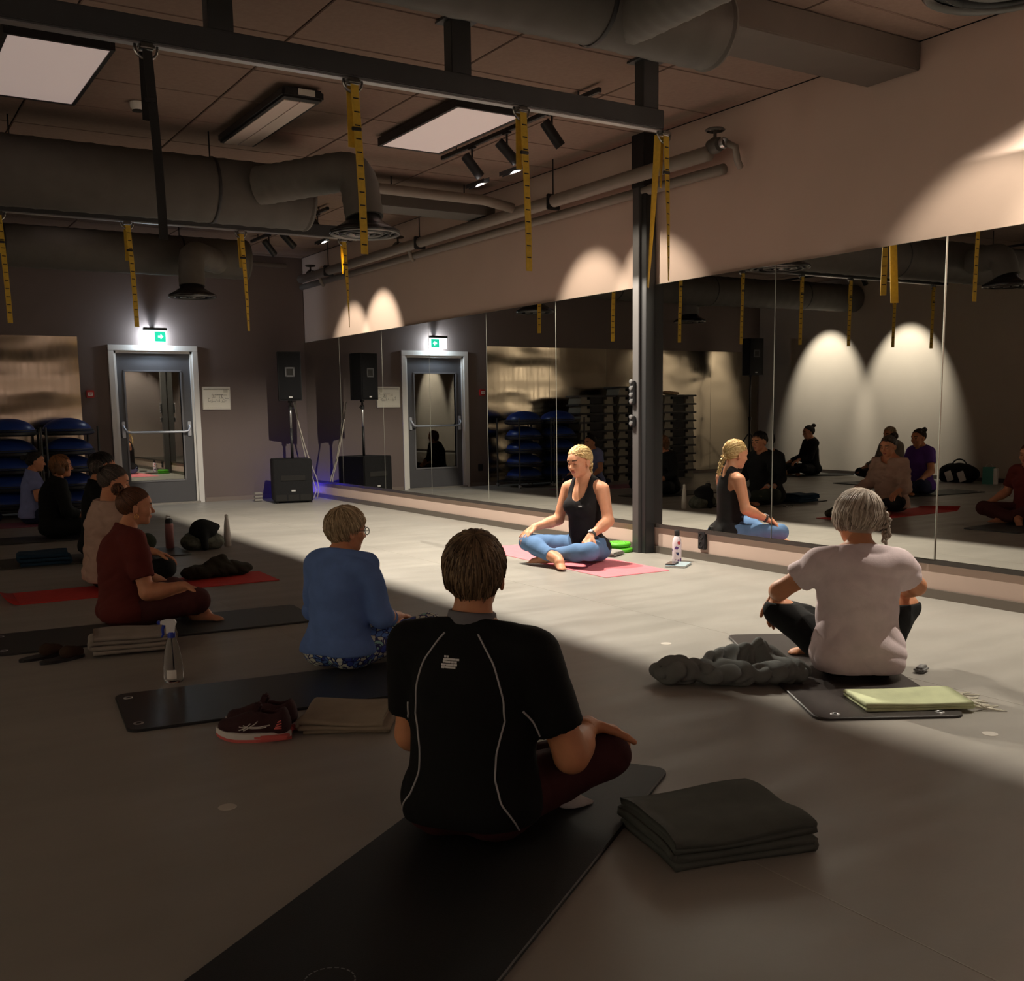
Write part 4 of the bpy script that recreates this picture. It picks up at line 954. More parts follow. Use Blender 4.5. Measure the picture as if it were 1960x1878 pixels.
# --- the instructor
def instr_extra(b, d):
    sh = child(b, 'shirt'); wr, el = d['wrL'], d['elL']; ax = Vector(nrm(wr-el)); c = Vector(wr+(el-wr)*0.06)
    M4 = Matrix.Translation(c) @ ax.to_track_quat('Z','Y').to_matrix().to_4x4()
    wt = MB().lathe([(0.029,-0.011),(0.032,-0.011),(0.032,0.011),(0.029,0.011)], 20, M4).build('watch_strap', mat('watch_strap', hexc(60,56,54), 0.6), b, auto=40)
    up = Vector((0,0,1)); up = (up-ax*up.dot(ax)).normalized(); s = ax.cross(up)
    q = Matrix((s, ax, up)).transposed().to_4x4(); q.translation = c+up*0.032
    MB().box((0,0,0),(0.034,0.038,0.010),bev=0.004).add([],[]).build('watch_face', mat('watch_face', hexc(190,195,200), 0.2), wt).matrix_local = q
    bv = surf(sh); l, nn, _, _ = bv.find_nearest(Vector(d['fx'](-0.055,0.2,0.45)))
    MB().box(l+nn*0.001,(0.03,0.003,0.010)).build('printed_logo', M_print, sh)
person('blond person in dark tank top and blue leggings, cross-legged on the pink mat', (4.98,6.77), -108, SK_fair, H_blond, F_tank, F_legblue,
    pose=dict(head=(0.012,0.045,0.772), head_rot=(6,9,3), elR=(0.215,0.05,0.315), wrR=(0.315,0.235,0.265), hdR=(0.1,0.8,-0.45), hnR=(0,-0.4,-1),
              elL=(-0.235,0.02,0.325), wrL=(-0.215,0.22,0.235), hdL=(-0.02,0.75,-0.6), hnL=(0,-0.6,-0.8), knR=(0.335,0.29,0.155), knL=(-0.26,0.30,0.125), anR=(-0.05,0.40,0.055), anL=(0.14,0.30,0.07), ftR=(-0.6,0.6,-0.1)),
    hair_style='tied', hair_kw=dict(n=2200, bun=(0.0,-0.9,-0.35), puff=0.12, braid=([(0.0,-0.105,-0.02),(0.01,-0.118,-0.07),(0.03,-0.12,-0.13),(0.05,-0.11,-0.19)],0.018)),
    shirt_cut='tank', drape=0, sleeve=0, shirt_loose=0.007, shirt_amp=0.002, hem=0.09, sc=1.04, seed=15, pant_end=0.8, extra=instr_extra, h=0.0085, pant_loose=0.006)

# --- row on the left
def maroon_extra(b, d):
    T = d['T']; MB().tube([tuple(T((0.088,-0.004+0.011*math.sin(a),-0.055+0.015*math.cos(a)))) for a in np.linspace(0,2*PI,15)], 0.0022, 6).build('hoop_earring', mat('gold', hexc(225,180,90), 0.25, metal=1.0), b, smooth=True)
person('person in maroon t-shirt and leggings with hoop earring, seated in profile', (1.34,6.3), 92, SK_warm, H_auburn, F_maroon, F_maroonp,
    pose=dict(head=(0.0,0.055,0.748), head_rot=(4,2,0), lean=0.02, waist_y=-0.05, shz=0.55, elR=(0.245,0.05,0.235), wrR=(0.30,0.26,0.265), hdR=(0.1,0.85,-0.3), hnR=(0,-0.35,-1), knR=(0.33,0.33,0.17), knL=(-0.33,0.33,0.15), anL=(0.13,0.40,0.06), ftL=(0.55,0.85,-0.1)),
    hair_style='bun', hair_kw=dict(n=1400, bun=(0,-0.72,0.72), bun_r=0.034, puff=0.05), sleeve=0.72, shirt_loose=0.018, shirt_amp=0.005, hem=0.05, sc=0.925, fat=1.24, seed=21, extra=maroon_extra, h=0.0095)
person('person in loose beige knit sweater with messy dark bun, seated on the red mat', (1.55,7.85), 92, SK_warm, H_grey, F_beige, F_black,
    pose=dict(head=(0.0,0.045,0.748), head_rot=(6,10,0), lean=0.03, waist_y=-0.03, elR=(0.25,0.05,0.30), wrR=(0.29,0.24,0.26), hdR=(0.1,0.85,-0.3), hnR=(0,-0.35,-1)),
    hair_style='bun', hair_kw=dict(n=1000, bun=(0,-0.85,0.52), bun_r=0.044, puff=0.06), sleeve=1.75, shirt_loose=0.034, shirt_amp=0.013, hem=0.05, shirt_cut='wide', sc=1.0, fat=1.0, seed=25, h=0.010)
def wrist_band(b, d):
    ax = Vector(nrm(d['wrR']-d['elR'])); MB().lathe([(0.028,-0.01),(0.032,-0.01),(0.032,0.01),(0.028,0.01)],16,Matrix.Translation(Vector(d['wrR'])) @ ax.to_track_quat('Z','Y').to_matrix().to_4x4()).build('wrist_band', mat('pale_band', hexc(190,186,178), 0.5), b, smooth=True)
person('person with short black hair in black, half hidden behind the beige sweater', (1.80,9.5), 92, SK_warm, H_black, F_black, F_olive,
    pose=dict(head=(0.0,0.045,0.758), head_rot=(2,6,0)), hair_style='short', hair_kw=dict(n=350, length=0.5, puff=0.07, rim=dict(front=0.4, side=-0.2, back=-0.7)), sleeve=1.85, shirt_loose=0.016, hem=0.05, sc=1.03, seed=31, h=0.010, extra=wrist_band, detail=False)
person('person with brown bob in black top, seated before the blue balls', (1.76,11.4), 92, SK_warm, H_bob, F_black, F_black,
    pose=dict(head=(0.0,0.06,0.748), head_rot=(2,0,0), lean=0.06, waist_y=-0.06, elR=(0.23,0.06,0.29), wrR=(0.13,0.24,0.22), hdR=(-0.7,0.6,-0.2), hnR=(-0.2,-0.2,-1), elL=(-0.23,0.06,0.29), wrL=(-0.13,0.24,0.22), hdL=(0.7,0.6,-0.2)),
    hair_style='bob', hair_kw=dict(n=420, length=0.10, puff=0.06, cap=dict(add=[('e',(0.072,-0.015,-0.035),(0.022,0.045,0.06)),('e',(-0.072,-0.015,-0.035),(0.022,0.045,0.06)),('e',(0,-0.07,-0.035),(0.07,0.035,0.06))])), sleeve=1.6, shirt_loose=0.022, hem=0.04, sc=0.96, fat=1.1, seed=35, h=0.010)
person('person in pale blue t-shirt with dark tied hair, farthest in the row', (1.77,13.1), 92, SK_warm, H_black, F_bluetee, F_navy,
    pose=dict(head=(0.0,0.05,0.748), head_rot=(4,2,0), lean=0.02), hair_style='bun', hair_kw=dict(n=350, bun=(0,-0.9,0.2), bun_r=0.03, puff=0.05), sleeve=0.6, shirt_loose=0.018, hem=0.07, sc=0.94, seed=39, h=0.010)
# --- people whom only the mirror shows
person('person in purple t-shirt with a small bun, seen only in the mirror', (-0.75,9.2), 80, SK_tan, H_dark, F_purple, F_navy,
    pose=dict(head_rot=(5,4,0)), hair_style='bun', hair_kw=dict(n=300, bun=(0,-0.8,0.6), bun_r=0.03), sleeve=0.6, shirt_loose=0.016, sc=1.02, fat=1.1, seed=43, h=0.011, detail=False)
person('fair-haired person in grey cardigan, seen only in the mirror near the left wall', (-2.4,11.0), 85, SK_warm, H_ash, F_greycard, F_black,
    hair_style='short', hair_kw=dict(n=300, length=0.5, puff=0.07), sleeve=1.85, shirt_loose=0.024, hem=0.05, seed=47, h=0.012, detail=False)
person('person in black with high ponytail, seen only in the mirror far back', (-2.75,13.0), 70, SK_warm, H_dark, F_black, F_black,
    pose=dict(elR=(0.24,0.12,0.33), wrR=(0.24,0.34,0.28)), hair_style='bun', hair_kw=dict(n=300, bun=(0,-0.75,0.7), bun_r=0.034), sleeve=1.85, shirt_loose=0.02, seed=51, h=0.012, detail=False)
# ================================================================== things on the walls
t = thing('steel_column', 'dark steel column with two black brackets between the mirrors', 'column', (XW-0.075, 6.97, 0))
M_col = mat('column_grey', hexc(74,72,72), 0.45, spec=0.4, var=0.05)
MB().box((0,0,1.52),(0.11,0.085,3.04),bev=0.004).build('post', M_col, t)
MB().box((0.02,-0.075,1.52),(0.10,0.065,3.04),bev=0.004).build('post_channel', mat('column_dark', hexc(34,34,35), 0.5), t)
MB().box((0,-0.03,3.24),(0.125,0.16,0.42),bev=0.004).build('post_head', M_black, t)
for z, hh in ((1.36,0.20),(1.12,0.09)):
    b_ = MB().box((-0.07,0.02,z),(0.03,0.06,hh),bev=0.006).build('bracket', M_black, t)
    for q in np.arange(-hh/2+0.03, hh/2, 0.055): MB().lathe([(0.001,-0.006),(0.016,-0.006),(0.018,0),(0.016,0.012),(0.001,0.014)],14,Matrix.Translation((-0.085,0.02,z+q)) @ Matrix.Rotation(-PI/2,4,'Y')).build('knob', M_alu, b_, auto=40)
t = thing('power_socket', 'black double power socket on the strip below the mirror', 'socket', (XW-0.002,6.27,0.12))
MB().box((0,0,0.045),(0.03,0.085,0.15),bev=0.006).build('plate', M_black, t)
for z in (0.01,0.08): MB().lathe([(0.022,0),(0.024,0.004),(0.020,0.003),(0.018,-0.006),(0.001,-0.006)],18,Matrix.Translation((-0.016,0,z)) @ Matrix.Rotation(-PI/2,4,'Y')).build('socket_face', M_dark, t, smooth=True)
t = thing('power_socket', 'small black power socket low on the back wall, seen in the mirror', 'socket', (2.82,YD-0.012,0.25))
MB().box((0,0,0.05),(0.085,0.02,0.11),bev=0.005).build('plate', M_black, t); MB().lathe([(0.022,0),(0.024,0.004),(0.018,-0.006),(0.001,-0.006)],16,Matrix.Translation((0,-0.011,0.05)) @ Matrix.Rotation(PI/2,4,'X')).build('socket_face', M_dark, t, smooth=True)

# exit sign: edge-lit panel under a dark housing
t = thing('exit_sign', 'glowing green and white emergency exit sign above the door', 'exit sign', (3.625,YD-0.15,2.19))
M_signw = mat('sign_white_glow', hexc(235,248,255), 0.4, emit=(0.72,0.90,1.0), estr=5.0)
M_signg = mat('sign_green_glow', hexc(20,160,120), 0.4, emit=(0.01,0.34,0.20), estr=2.2)
MB().box((0,0.0,0.185),(0.31,0.05,0.035),bev=0.005).build('housing', mat('sign_housing', hexc(50,58,58), 0.5), t)
MB().box((0,0.085,0.19),(0.05,0.13,0.02)).build('wall_arm', mat('sign_housing', hexc(50,58,58), 0.5), t)
MB().box((0,0,0.083),(0.29,0.012,0.165),bev=0.002).build('light_panel', M_signw, t)
pn = MB().box((0.062,-0.0075,0.085),(0.145,0.002,0.135)).build('green_field', M_signg, t)
MB().prism([(-0.02,-0.012),(0.012,-0.012),(0.012,-0.032),(0.045,0.0),(0.012,0.032),(0.012,0.012),(-0.02,0.012)],0,0.0015,Matrix.Translation((0.055,-0.010,0.085)) @ Matrix.Rotation(PI/2,4,'X')).build('arrow', M_signw, pn)
m = MB(); m.lathe([(0.001,0),(0.009,0)],14,Matrix.Translation((-0.075,-0.0085,0.128)) @ Matrix.Rotation(PI/2,4,'X'))
for a, b in (((-0.08,0.115),(-0.088,0.08)),((-0.08,0.11),(-0.055,0.098)),((-0.083,0.11),(-0.105,0.095)),((-0.088,0.08),(-0.068,0.062)),((-0.068,0.062),(-0.078,0.04)),((-0.088,0.08),(-0.112,0.055))):
    m.tube([(a[0],-0.009,a[1]),(b[0],-0.009,b[1])],0.0045,6)
m.build('running_figure', mat('sign_pale_green', hexc(120,220,180), 0.4, emit=(0.35,0.8,0.6), estr=5.0), t)

t = thing('evacuation_plan', 'framed white evacuation plan beside the exit door', 'wall plan', (4.45,YD-0.012,1.29))
MB().box((0,0,0.16),(0.40,0.016,0.32),bev=0.004).build('frame', mat('plan_frame', hexc(205,200,190), 0.4), t)
sh = MB().box((0,-0.009,0.155),(0.37,0.003,0.285)).build('sheet', mat('plan_paper', hexc(232,228,214), 0.6), t)
M_ink = mat('plan_ink', hexc(70,70,66), 0.7); m = MB(); rg = random.Random(5)
m.box((0,-0.011,0.288),(0.36,0.001,0.012))
def ln(x0,z0,x1,z1,wd=0.003): m.box(((x0+x1)/2,-0.011,(z0+z1)/2),(abs(x1-x0)+wd,0.001,abs(z1-z0)+wd))
for k in range(4): ln(-0.02+0.03*k,0.21,0.0+0.03*k,0.21,0.004)
ln(-0.06,0.205,0.15,0.205); ln(-0.06,0.205,-0.06,0.225); ln(0.15,0.205,0.15,0.225)
for k in range(16):
    x, z = -0.12+rg.random()*0.26, 0.10+rg.random()*0.08; ln(x,z,x+rg.uniform(0.01,0.05),z); ln(x,z,x,z+rg.uniform(0.01,0.04))
for k in range(5): ln(0.10,0.275-0.008*k,0.16,0.275-0.008*k,0.002)
for k in range(8): ln(-0.16+0.03*k,0.03,-0.15+0.03*k,0.03,0.002)
m.build('drawing', M_ink, sh)
t = thing('fire_call_point', 'small red fire alarm call point on the back wall', 'fire alarm', (2.77,YD-0.025,1.47))
M_red = mat('alarm_red', hexc(170,30,30), 0.4)
MB().box((0,0,0.045),(0.10,0.05,0.10),bev=0.008).build('body', M_red, t); MB().box((0,-0.026,0.045),(0.062,0.004,0.045)).build('press_plate', M_white, t)
m = MB(); m.box((0,-0.029,0.05),(0.045,0.001,0.006)); m.box((0,-0.029,0.038),(0.03,0.001,0.006)); m.build('plate_text', M_red, t)

# brushed steel sheets on the back wall
def steel():
    m = mat('brushed_steel', hexc(188,176,158), 0.22, metal=1.0); nt = m.node_tree; b = nt.nodes['Principled BSDF']
    tc = nt.nodes.new('ShaderNodeTexCoord'); mp = nt.nodes.new('ShaderNodeMapping'); mp.inputs['Scale'].default_value = (0.8,1,2.2); nt.links.new(tc.outputs['Object'], mp.inputs[0])
    n = nt.nodes.new('ShaderNodeTexNoise'); n.inputs['Scale'].default_value = 1.0; n.inputs['Detail'].default_value = 0.6; nt.links.new(mp.outputs[0], n.inputs['Vector'])
    bp = nt.nodes.new('ShaderNodeBump'); bp.inputs['Strength'].default_value = 0.5; bp.inputs['Distance'].default_value = 0.10
    nt.links.new(n.outputs['Fac'], bp.inputs['Height']); nt.links.new(bp.outputs[0], b.inputs['Normal'])
    n2 = nt.nodes.new('ShaderNodeTexNoise'); n2.inputs['Scale'].default_value = 3.0; n2.inputs['Detail'].default_value = 6; mq = nt.nodes.new('ShaderNodeMapping'); mq.inputs['Scale'].default_value = (6,1,0.6); nt.links.new(tc.outputs['Object'], mq.inputs[0]); nt.links.new(mq.outputs[0], n2.inputs['Vector'])
    rp = nt.nodes.new('ShaderNodeMapRange'); rp.inputs[1].default_value = 0.3; rp.inputs[2].default_value = 0.7; rp.inputs[3].default_value = 0.13; rp.inputs[4].default_value = 0.21
    nt.links.new(n2.outputs['Fac'], rp.inputs[0]); nt.links.new(rp.outputs[0], b.inputs['Roughness'])
    return m
M_steel = steel()
t = thing('steel_cladding', 'wavy brushed steel sheets cladding the back wall behind the blue balls', 'wall cladding', (-0.42,YD-0.006,0.06))
xs = np.linspace(2.66,-3.46,6)
for k in range(5):
    MB().box(((xs[k]+xs[k+1])/2+0.42,0,1.1),(xs[k]-xs[k+1]-0.006,0.004,2.2)).build('steel_sheet', M_steel, t)

# ================================================================== loudspeakers
M_cab = mat('speaker_cabinet', (0.008,0.008,0.009), 0.65, spec=0.25, var=0.2, vscale=60, bump=0.15, bscale=300); M_grill = mat('speaker_grill', (0.005,0.005,0.006), 0.75, spec=0.2, bump=0.4, bscale=700)
M_logo = mat('speaker_logo', hexc(190,190,188), 0.4)
t = thing('subwoofer', 'black subwoofer box on the floor in the corner below the speaker', 'subwoofer', (5.22,14.0,0), -R(16))
MB().box((0,0,0.31),(0.53,0.58,0.58),bev=0.012).build('cabinet', M_cab, t)
MB().box((0,-0.292,0.345),(0.33,0.012,0.075),bev=0.004).build('handle_slot', M_dark, t)
MB().box((0,-0.294,0.17),(0.055,0.006,0.022)).build('badge', M_logo, t)
for x in (-0.165,0,0.165): MB().box((x,-0.290,0.075),(0.145,0.008,0.085)).build('port', M_dark, t)
for sx in (-1,1):
    for sy in (-1,1): MB().lathe([(0.001,0),(0.025,0),(0.025,0.022),(0.001,0.022)],12,Matrix.Translation((sx*0.22,sy*0.24,0))).build('foot', M_black, t)
def speaker(label, loc, rz):
    t = thing('loudspeaker', label, 'loudspeaker', loc, rz)
    MB().prism([(-0.155,-0.17),(0.155,-0.17),(0.155,0.03),(0.07,0.17),(-0.07,0.17),(-0.155,0.03)],0,0.66).build('cabinet', M_cab, t)
    MB().box((0,-0.176,0.33),(0.29,0.012,0.63),bev=0.005).build('grille', M_grill, t)
    m = MB(); w_, z0 = 0.055, 0.385
    for (x,z,dx,dz) in ((-w_,z0,0.02,0.13),(w_,z0,0.02,0.13),(0,z0+0.055,0.13,0.02),(0,z0-0.055,0.13,0.02)): m.box((x,-0.186,z),(dx,0.014,dz))
    m.build('horn_rim', mat('horn_grey', hexc(70,70,72), 0.5), t); MB().box((0,-0.183,z0),(0.09,0.006,0.09)).build('horn', M_dark, t)
    MB().box((0,-0.184,0.045),(0.045,0.005,0.018)).build('badge', M_logo, t)
    MB().lathe([(0.001,-0.03),(0.03,-0.03),(0.03,0.0),(0.001,0.0)],14).build('pole_socket', M_black, t)
    return t
speaker('black loudspeaker on a pole above the subwoofer in the corner', (5.24,13.98,1.40), -R(17))
t = thing('speaker_pole', 'black pole standing on the subwoofer, holding the speaker', 'speaker pole', (5.24,13.98,0.60))
MB().tube([(0,0,0),(0,0,0.42)],0.019,12).build('lower_tube', M_black, t, smooth=True); MB().tube([(0,0,0.40),(0,0,0.775)],0.0155,12).build('upper_tube', M_alu, t, smooth=True)
MB().lathe([(0.019,-0.03),(0.028,-0.03),(0.028,0.03),(0.016,0.03)],14,Matrix.Translation((0,0,0.70))).tube([(0,0,0.70),(0.05,-0.02,0.70)],0.009,8).build('clamp', M_black, t, auto=40)
M_cable = mat('pale_cable', hexc(190,182,170), 0.5)
def hang(a, b, sag, n=14, sway=0.0):
    a, b = Vector(a), Vector(b); return [a.lerp(b, i/n)+Vector((sway*math.sin(PI*i/n),0,-sag*math.sin(PI*i/n))) for i in range(n+1)]
t = thing('speaker_cable', 'pale cables hanging from the loudspeaker down beside the subwoofer', 'cable', (5.44,14.22,0))
MB().tube(hang((-0.06,0,1.38),(0.22,-0.06,0.30),0.10)+[Vector((0.24,-0.08,0.15)),Vector((0.20,-0.10,0.01))],0.008,6).build('cable', M_cable, t, smooth=True)
MB().tube(hang((-0.03,0.02,1.38),(0.20,0.05,0.30),0.16)+[Vector((0.24,0.02,0.12)),Vector((0.18,-0.02,0.01))],0.008,6).build('cable', M_cable, t, smooth=True)
point('exit_lamp', (3.625,YD-0.105,2.27), 16.0, (0.80,0.90,1.0), 0.02)
# blue status lamp on the rear of the subwoofer
t = thing('led_lamp', 'small blue LED glowing behind the subwoofer', 'LED lamp', (5.56,14.52,0.0))
MB().box((0,0,0.05),(0.03,0.03,0.10),bev=0.004).build('post', M_black, t)
MB().box((0.0,0,0.125),(0.05,0.05,0.05),bev=0.01).build('light_cube', mat('blue_glow', (0.02,0.02,0.3), 0.4, emit=(0.03,0.02,1.0), estr=90.0), t)
t = thing('power_strip', 'short stack of pale cable plugs beside the subwoofer', 'power strip', (4.85,14.35,0))
for k in range(3): MB().box((0,0,0.02+0.045*k),(0.11,0.06,0.032),bev=0.006).build('plug', mat('plug_grey', hexc(150,146,140), 0.5), t)
# second speaker on a tripod, seen in the mirror
speaker('black loudspeaker on a tripod stand, seen only in the mirror', (-2.6,14.1,1.80), R(10))
t = thing('tripod_stand', 'black tripod speaker stand, seen only in the mirror', 'speaker stand', (-2.6,14.1,0))
MB().tube([(0,0,0.12),(0,0,1.0)],0.02,12).build('lower_tube', M_black, t, smooth=True); MB().tube([(0,0,0.98),(0,0,1.77)],0.016,12).build('upper_tube', M_black, t, smooth=True)
MB().lathe([(0.02,0.98),(0.035,0.98),(0.035,1.04),(0.018,1.04)],14).build('collar', M_black, t, auto=40)
for k in range(3):
    a = 2*PI*k/3+0.5; c_, s_ = math.cos(a), math.sin(a)
    MB().tube([(0.03*c_,0.03*s_,0.72),(0.50*c_,0.50*s_,0.015)],0.012,8).build('leg', M_black, t, smooth=True); MB().tube([(0.02*c_,0.02*s_,0.25),(0.27*c_,0.27*s_,0.36)],0.007,6).build('brace', M_black, t)

# ================================================================== balance balls and step platforms
M_dome = mat('blue_dome', hexc(38,68,150), 0.32, spec=0.5, bump=0.04, bscale=60); M_base = mat('ball_base_black', (0.012,0.013,0.016), 0.5)
dome = None
def balance_ball(label, loc, tilt=0):
    global dome
    if dome is None:
        dome = thing('balance_ball', label, 'balance ball', loc, 0, 'balance balls on the rack')
        prof = [(0.29,0.045)]+[(0.29*math.cos(a), 0.05+0.165*math.sin(a)) for a in np.linspace(0.05,PI/2-0.02,12)]
        MB().lathe(prof,28).build('dome', M_dome, dome, smooth=True)
        MB().lathe([(0.001,0),(0.27,0),(0.315,0.018),(0.32,0.045),(0.295,0.056),(0.001,0.056)],28).build('platform', M_base, dome, auto=40)
        MB().lathe([(0.302,0.062),(0.309,0.07),(0.300,0.078)],28).build('rim_band', M_base, dome, smooth=True)
        return dome
    o = copy_tree(dome); o.location = loc; o['label'] = label; return o
nth = ['lowest','second from below','middle','second from the top','topmost']
for ci, (x, nm) in enumerate(((2.36,'stack nearer the exit door'),(1.70,'stack further from the exit door'))):
    t = thing('ball_rack', 'black tube rack with wheels holding the %s' % nm.replace('stack','balls'), 'rack', (x,14.15,0))
    for sx in (-1,1):
        for sy in (-1,1): MB().tube([(sx*0.30,sy*0.33,0.06),(sx*0.30,sy*0.33,1.10)],0.014,8).build('upright', M_black, t)
        MB().tube([(sx*0.30,-0.33,0.09),(sx*0.30,0.33,0.09)],0.014,8).build('side_rail', M_black, t)
    for sy in (-1,1):
        MB().tube([(-0.30,sy*0.33,0.09),(0.30,sy*0.33,0.09)],0.014,8).build('cross_rail', M_black, t); MB().tube([(-0.30,0.33,1.08),(0.30,0.33,1.08)],0.012,8).build('top_rail', M_black, t)
        for sx in (-1,1): MB().lathe([(0.001,-0.012),(0.03,-0.012),(0.03,0.012),(0.001,0.012)],14,Matrix.Translation((sx*0.30,sy*0.33,0.03)) @ Matrix.Rotation(PI/2,4,'Y')).build('wheel', M_alu, t, auto=40)
    for k in range(5): balance_ball('blue domed balance ball, %s of the %s' % (nth[k], nm), (x,14.15,0.105+0.215*k+(0.03 if k == 4 else 0)))
M_deck = mat('step_deck', hexc(52,52,52), 0.6, bump=0.2, bscale=200); M_foot = mat('step_foot_grey', hexc(140,136,122), 0.55); M_core = mat('step_core', (0.014,0.014,0.015), 0.7)
stp = None
def step(label, loc):
    global stp
    if stp is None:
        stp = thing('step_platform', label, 'step platform', loc, 0, 'stacked step platforms')
        MB().box((0,0,0.128),(0.78,0.38,0.03),bev=0.008).build('deck', M_deck, stp)
        for sx in (-1,1):
            MB().prism([(-0.10,0),(0.10,0),(0.075,0.113),(-0.045,0.113),(-0.045,0.07),(-0.10,0.07)] if sx > 0 else [(0.10,0),(-0.10,0),(-0.075,0.113),(0.045,0.113),(0.045,0.07),(0.10,0.07)],-0.17,0.17,Matrix.Translation((sx*0.25,0,0)) @ Matrix.Rotation(PI/2,4,'X')).build('foot', M_foot, stp)
        MB().box((0,0,0.06),(0.28,0.30,0.104)).build('core', M_core, stp); MB().box((0,-0.20,0.14),(0.16,0.02,0.01)).build('edge_strip', M_core, stp)
        return stp
    o = copy_tree(stp); o.location = loc; o['label'] = label; return o
words = ['first','second','third','fourth','fifth','sixth','seventh','eighth','ninth','tenth','eleventh']
for (x, n, nm) in ((0.98,10,'stack beside the balls'),(0.18,11,'tall middle stack'),(-0.82,10,'stack with the cloth on top')):
    for k in range(n): step('step platform, %s from the floor in the %s' % (words[k], nm), (x,14.2,0.145*k+0.001))
bundle('towel', 'crumpled pale towel on the step stack, seen only in the mirror', 'towel', [('e',(0,0,0.03),(0.15,0.10,0.035)),('e',(0.10,0.02,0.04),(0.10,0.06,0.03))], fab('towel_peach', hexc(205,175,140)), 0.010, 0.01, 25, (-0.78,14.2,1.45), 0, 4)
# ================================================================== mats
def rounded(L, W, r, n=5):
    pts = []
    for (cx, cy, a0) in ((L/2-r,W/2-r,0),(-L/2+r,W/2-r,PI/2),(-L/2+r,-W/2+r,PI),(L/2-r,-W/2+r,1.5*PI)):
        for i in range(n+1): a = a0+PI/2*i/n; pts.append((cx+r*math.cos(a), cy+r*math.sin(a)))
    return pts
def exmat(label, c, ang, L, W, col, th=0.012, r=0.05, eyelets=True, curl=False, rough=0.45, spec=0.5):
    # c: centre; ang: long axis, degrees from +Y towards +X
    m_ = mat('mat_%d_%d_%d' % tuple(int(v*999) for v in col), col, rough, spec=spec, var=0.06, vscale=20, bump=0.1, bscale=350)
    t = thing('exercise_mat', label, 'exercise mat', (c[0],c[1],0), PI/2-R(ang))
    poly = rounded(L, W, r); s = MB(); n = len(poly)
    inner = rounded(L-0.008, W-0.008, max(r-0.004,0.004))
    vs = [(x,y,0.001) for x,y in poly]+[(x,y,th-0.003) for x,y in poly]+[(x,y,th) for x,y in inner]
    fs = [tuple(range(n-1,-1,-1))]+[(i,(i+1)%n,n+(i+1)%n,n+i) for i in range(n)]+[(n+i,n+(i+1)%n,2*n+(i+1)%n,2*n+i) for i in range(n)]+[tuple(range(2*n,3*n))]
    s.add(vs, fs).build('pad', m_, t)
    if eyelets:
        for sy in (-1,1):
            MB().lathe([(0.010,th),(0.012,th+0.002),(0.019,th+0.002),(0.020,th)],18,Matrix.Translation((-L/2+0.05,sy*(W/2-0.09),0))).build('eyelet', M_alu, t, smooth=True)
            MB().lathe([(0.001,th+0.0006),(0.012,th+0.0006)],16,Matrix.Translation((-L/2+0.05,sy*(W/2-0.09),0))).build('eyelet_hole', M_dark, t)
    if curl:     # one end rolls up a little
        k = 8; vs = []; fs = []
        for i in range(k+1):
            a = i/k*1.0
            for y in (-W/2, W/2): vs.append((-L/2-0.10*math.sin(a)+0.02, y, 0.006+0.11*(1-math.cos(a))*(1.0 if y < 0 else 0.35)))
        for i in range(k): fs.append((2*i,2*i+1,2*i+3,2*i+2))
        o = s2 = MB().add(vs, fs).build('curled_end', m_, t, smooth=True); md = o.modifiers.new('thick','SOLIDIFY'); md.thickness = 0.005
    return t
C_dk = hexc(44,44,43); C_blk = hexc(18,19,20)
tm = exmat('long black exercise mat under the person in the black top, nearest the camera', (1.345,2.37), 55.5, 1.85, 0.64, C_blk, rough=0.55)
m = MB()      # dashed printed ring near the end of the mat
for k in range(22):
    a = 2*PI*k/22; m.box((-0.66+0.055*math.cos(a),0.02+0.055*math.sin(a),0.0124),(0.003,0.010,0.0006),rot=a)
m.build('printed_ring', mat('grey_mat_print', hexc(120,122,120), 0.6), tm)
exmat('dark shiny mat under the person in the blue top, its corner eyelets showing', (1.79,4.33), 97, 1.85, 0.60, hexc(40,42,44), rough=0.32)
exmat('dark grey mat with brass eyelet under the person in the white t-shirt', (3.80,3.25), 31, 1.55, 0.60, hexc(48,42,40), rough=0.4)
exmat('dark grey mat under the person in maroon', (1.45,6.13), 94, 1.75, 0.58, hexc(42,42,42))
exmat('bright red yoga mat with a curled end under the beige sweater', (1.76,7.70), 92, 1.78, 0.52, hexc(190,48,44), 0.006, 0.01, False, True, 0.7)
exmat('dark olive mat with folded blue blanket behind the short black-haired person', (1.72,9.58), 92, 1.60, 0.62, hexc(54,52,46))
exmat('dark mat under the person with the brown bob', (1.55,11.38), 92, 1.75, 0.60, hexc(52,51,48))
exmat('dusty pink mat under the person in the pale blue t-shirt', (1.6,13.05), 92, 1.7, 0.60, hexc(150,88,108), 0.008, 0.03, False)
exmat('pink yoga mat under the blond person in the spotlight', (4.96,7.02), 2, 2.0, 0.60, hexc(228,128,138), 0.006, 0.015, False, False, 0.7, 0.3)
exmat('black mat under the purple t-shirt, seen only in the mirror', (-0.85,9.2), 85, 1.75, 0.60, C_blk)
exmat('black mat under the grey cardigan, seen only in the mirror', (-2.3,11.05), 85, 1.6, 0.60, C_blk)
exmat('black mat under the high ponytail, seen only in the mirror', (-2.7,13.0), 70, 1.7, 0.60, C_blk)

